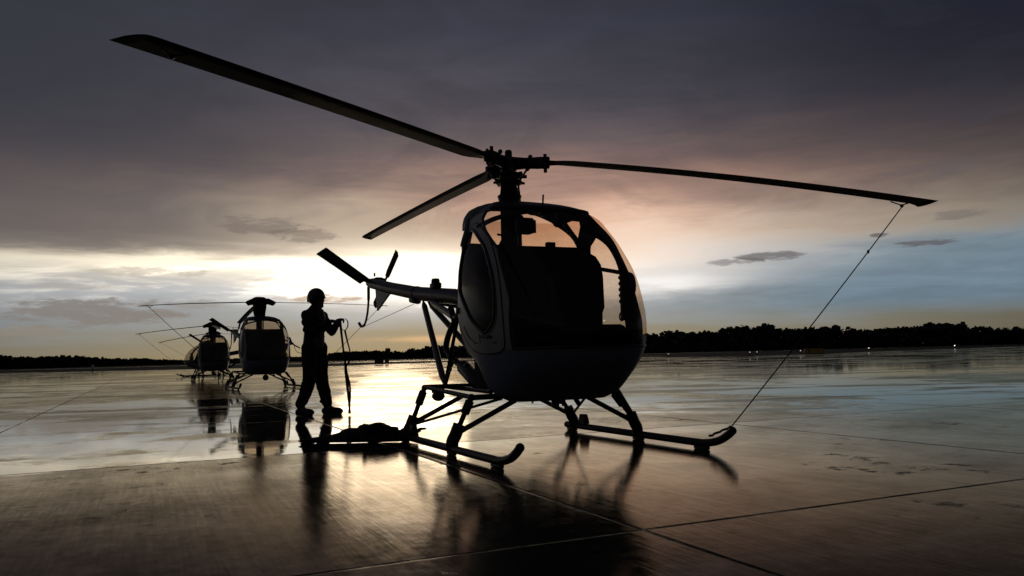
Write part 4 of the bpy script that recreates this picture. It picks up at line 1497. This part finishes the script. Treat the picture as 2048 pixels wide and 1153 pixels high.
# ------------------------------------------------------------------ trees
SKY = [(-36, .85), (-32.5, .88), (-30.9, .62), (-29.9, .77), (-27.7, .66), (-26, .50), (-24.2, .40), (-21.8, .25), (-19, .27), (-14.8, .33), (-13.1, .48), (-11.4, .62),
       (-9.3, .58), (-8, .52), (-6.9, .68), (-6.2, .80), (-5.5, .89), (-3.8, .92), (2.6, 1.18), (9.3, 1.27), (11, 1.39), (12.4, 1.11), (13, 1.43), (14.7, 1.55), (17.4, 1.63), (19.6, 1.55),
       (21.5, 1.31), (22.7, 1.33), (24.2, 1.21), (25.3, 1.39), (26.5, 1.54), (27.6, 1.39), (28.5, 1.2), (30.1, 1.14), (32.3, .92), (36, .9)]
DIST = [(-36, 760), (-30, 800), (-25, 1000), (-20, 1350), (-16, 1250), (-12, 900), (-6, 700), (0, 600), (9, 500), (15, 450), (25, 430), (36, 430)]


def crown_mesh(seed, n=760):
    """many leaf-clump faces through a lumpy volume of unit height and width"""
    r_ = random.Random(seed)
    lob = [(Vector((r_.uniform(-.36, .36), r_.uniform(-.36, .36), r_.uniform(.50, .82))), r_.uniform(.13, .20)) for _ in range(9)]
    lob.append((Vector((0, 0, .55)), .36)); lob.append((Vector((r_.uniform(-.12, .12), 0, .86)), .13))
    lob += [(Vector((r_.uniform(-.45, .45), r_.uniform(-.4, .4), r_.uniform(.06, .42))), r_.uniform(.18, .28)) for _ in range(9)]
    vs = []; fs = []
    for _ in range(n):
        c, rad = r_.choice(lob)
        d = Vector((r_.gauss(0, 1), r_.gauss(0, 1), r_.gauss(0, 1))).normalized() * rad * r_.random() ** .45
        p = c + d
        p.z = max(p.z, .02)
        a = Vector((r_.gauss(0, 1), r_.gauss(0, 1), r_.gauss(0, 1))).normalized()
        t = a.orthogonal().normalized(); q = a.cross(t)
        s_ = r_.uniform(.04, .10)
        o = len(vs)
        vs += [p + t * s_, p + q * s_ * r_.uniform(.6, 1.2), p - t * s_ * r_.uniform(.6, 1.1), p - q * s_]
        fs.append((o, o + 1, o + 2, o + 3))
    return vs, fs


protos = []
for k in range(6):
    b = MB(); vs, fs = crown_mesh(20 + k); b.add(vs, fs)
    cr = b.build('crown', M['leaf'], smooth=False)
    b = MB()
    b.tube([(0, 0, 0), (.01, 0, .25), (-.01, .01, .5), (0, 0, .75)], [.035, .028, .02, .008], 8)
    for a in (.4, 2.2, 4.0):
        b.tube([(0, 0, .38), (.16 * math.cos(a), .16 * math.sin(a), .56)], [.014, .006], 6)
    tk = b.build('trunk', M['bark'])
    protos.append((cr, tk))


def place_tree(azd, dist, h, w, k, label, group):
    e_ = empty('tree', (math.sin(R(azd)) * dist, math.cos(R(azd)) * dist, -.02), rng.uniform(0, 6.3))
    e_.scale = (w, w, h)
    for pr in protos[k]:
        c_ = pr.copy(); C.objects.link(c_); c_.parent = e_
    tag(e_, label, 'tree', group)


a = -35.0
while a < 35.0:
    D = float(np.interp(a, [d[0] for d in DIST], [d[1] for d in DIST]))
    e = float(np.interp(a, [d[0] for d in SKY], [d[1] for d in SKY]))
    h = math.tan(R(e)) * D + .75
    right = a > -4
    h *= rng.uniform(.74, 1.05)
    w = h * (rng.uniform(1.0, 1.5) if right else rng.uniform(.9, 1.4))
    place_tree(a, D * rng.uniform(.98, 1.02), h * 1.04, w, rng.randrange(6),
               'dark rounded tree in the taller wood along the right of the horizon' if right else 'dark small tree in the low far treeline along the left of the horizon',
               'trees of the tall right-hand wood' if right else 'trees of the low left-hand treeline')
    a += math.degrees(w * .50 / D)
# the pine that stands out above the left-hand line
place_tree(-8.87, 690, 9.9, 5.0, 2, 'single taller tree sticking up from the treeline beside the hanging tail guard', None)
for pr in protos:
    for o_ in pr: bpy.data.objects.remove(o_)

# woods behind the front row read as one mass
for nm, a0, a1, lab in (('left_wood', -36, -4, ''), ('right_wood', -4, 36, '')):
    r_ = random.Random(5 if nm[0] == 'l' else 6)
    vs = []; fs = []
    a = a0
    while a < a1:
        D = float(np.interp(a, [d[0] for d in DIST], [d[1] for d in DIST])) * r_.uniform(1.01, 1.06)
        e = float(np.interp(a, [d[0] for d in SKY], [d[1] for d in SKY]))
        h = (math.tan(R(e)) * D + .75) * r_.uniform(.62, .86)
        base_ = Vector((math.sin(R(a)) * D, math.cos(R(a)) * D, 0))
        for _ in range(60):
            p = base_ + Vector((r_.gauss(0, h * .5), r_.gauss(0, h * .5), h * r_.random()))
            t = Vector((r_.gauss(0, 1), r_.gauss(0, 1), r_.gauss(0, 1))).normalized(); n_ = t.orthogonal().normalized()
            s_ = h * r_.uniform(.12, .24)
            o = len(vs)
            vs += [p + t * s_, p + n_ * s_, p - t * s_, p - n_ * s_]
            fs.append((o, o + 1, o + 2, o + 3))
        a += math.degrees(h * .35 / D)
    b = MB(); b.add(vs, fs)
    o = b.build('wood_' + ('undergrowth' if nm[0] == 'l' else 'interior'), M['leaf'], smooth=False)
    o['kind'] = 'stuff'
    o['label'] = 'dark mass of low far woodland behind the left treeline' if nm[0] == 'l' else 'dark mass of taller woodland behind the right row of trees'
    o['category'] = 'wood'
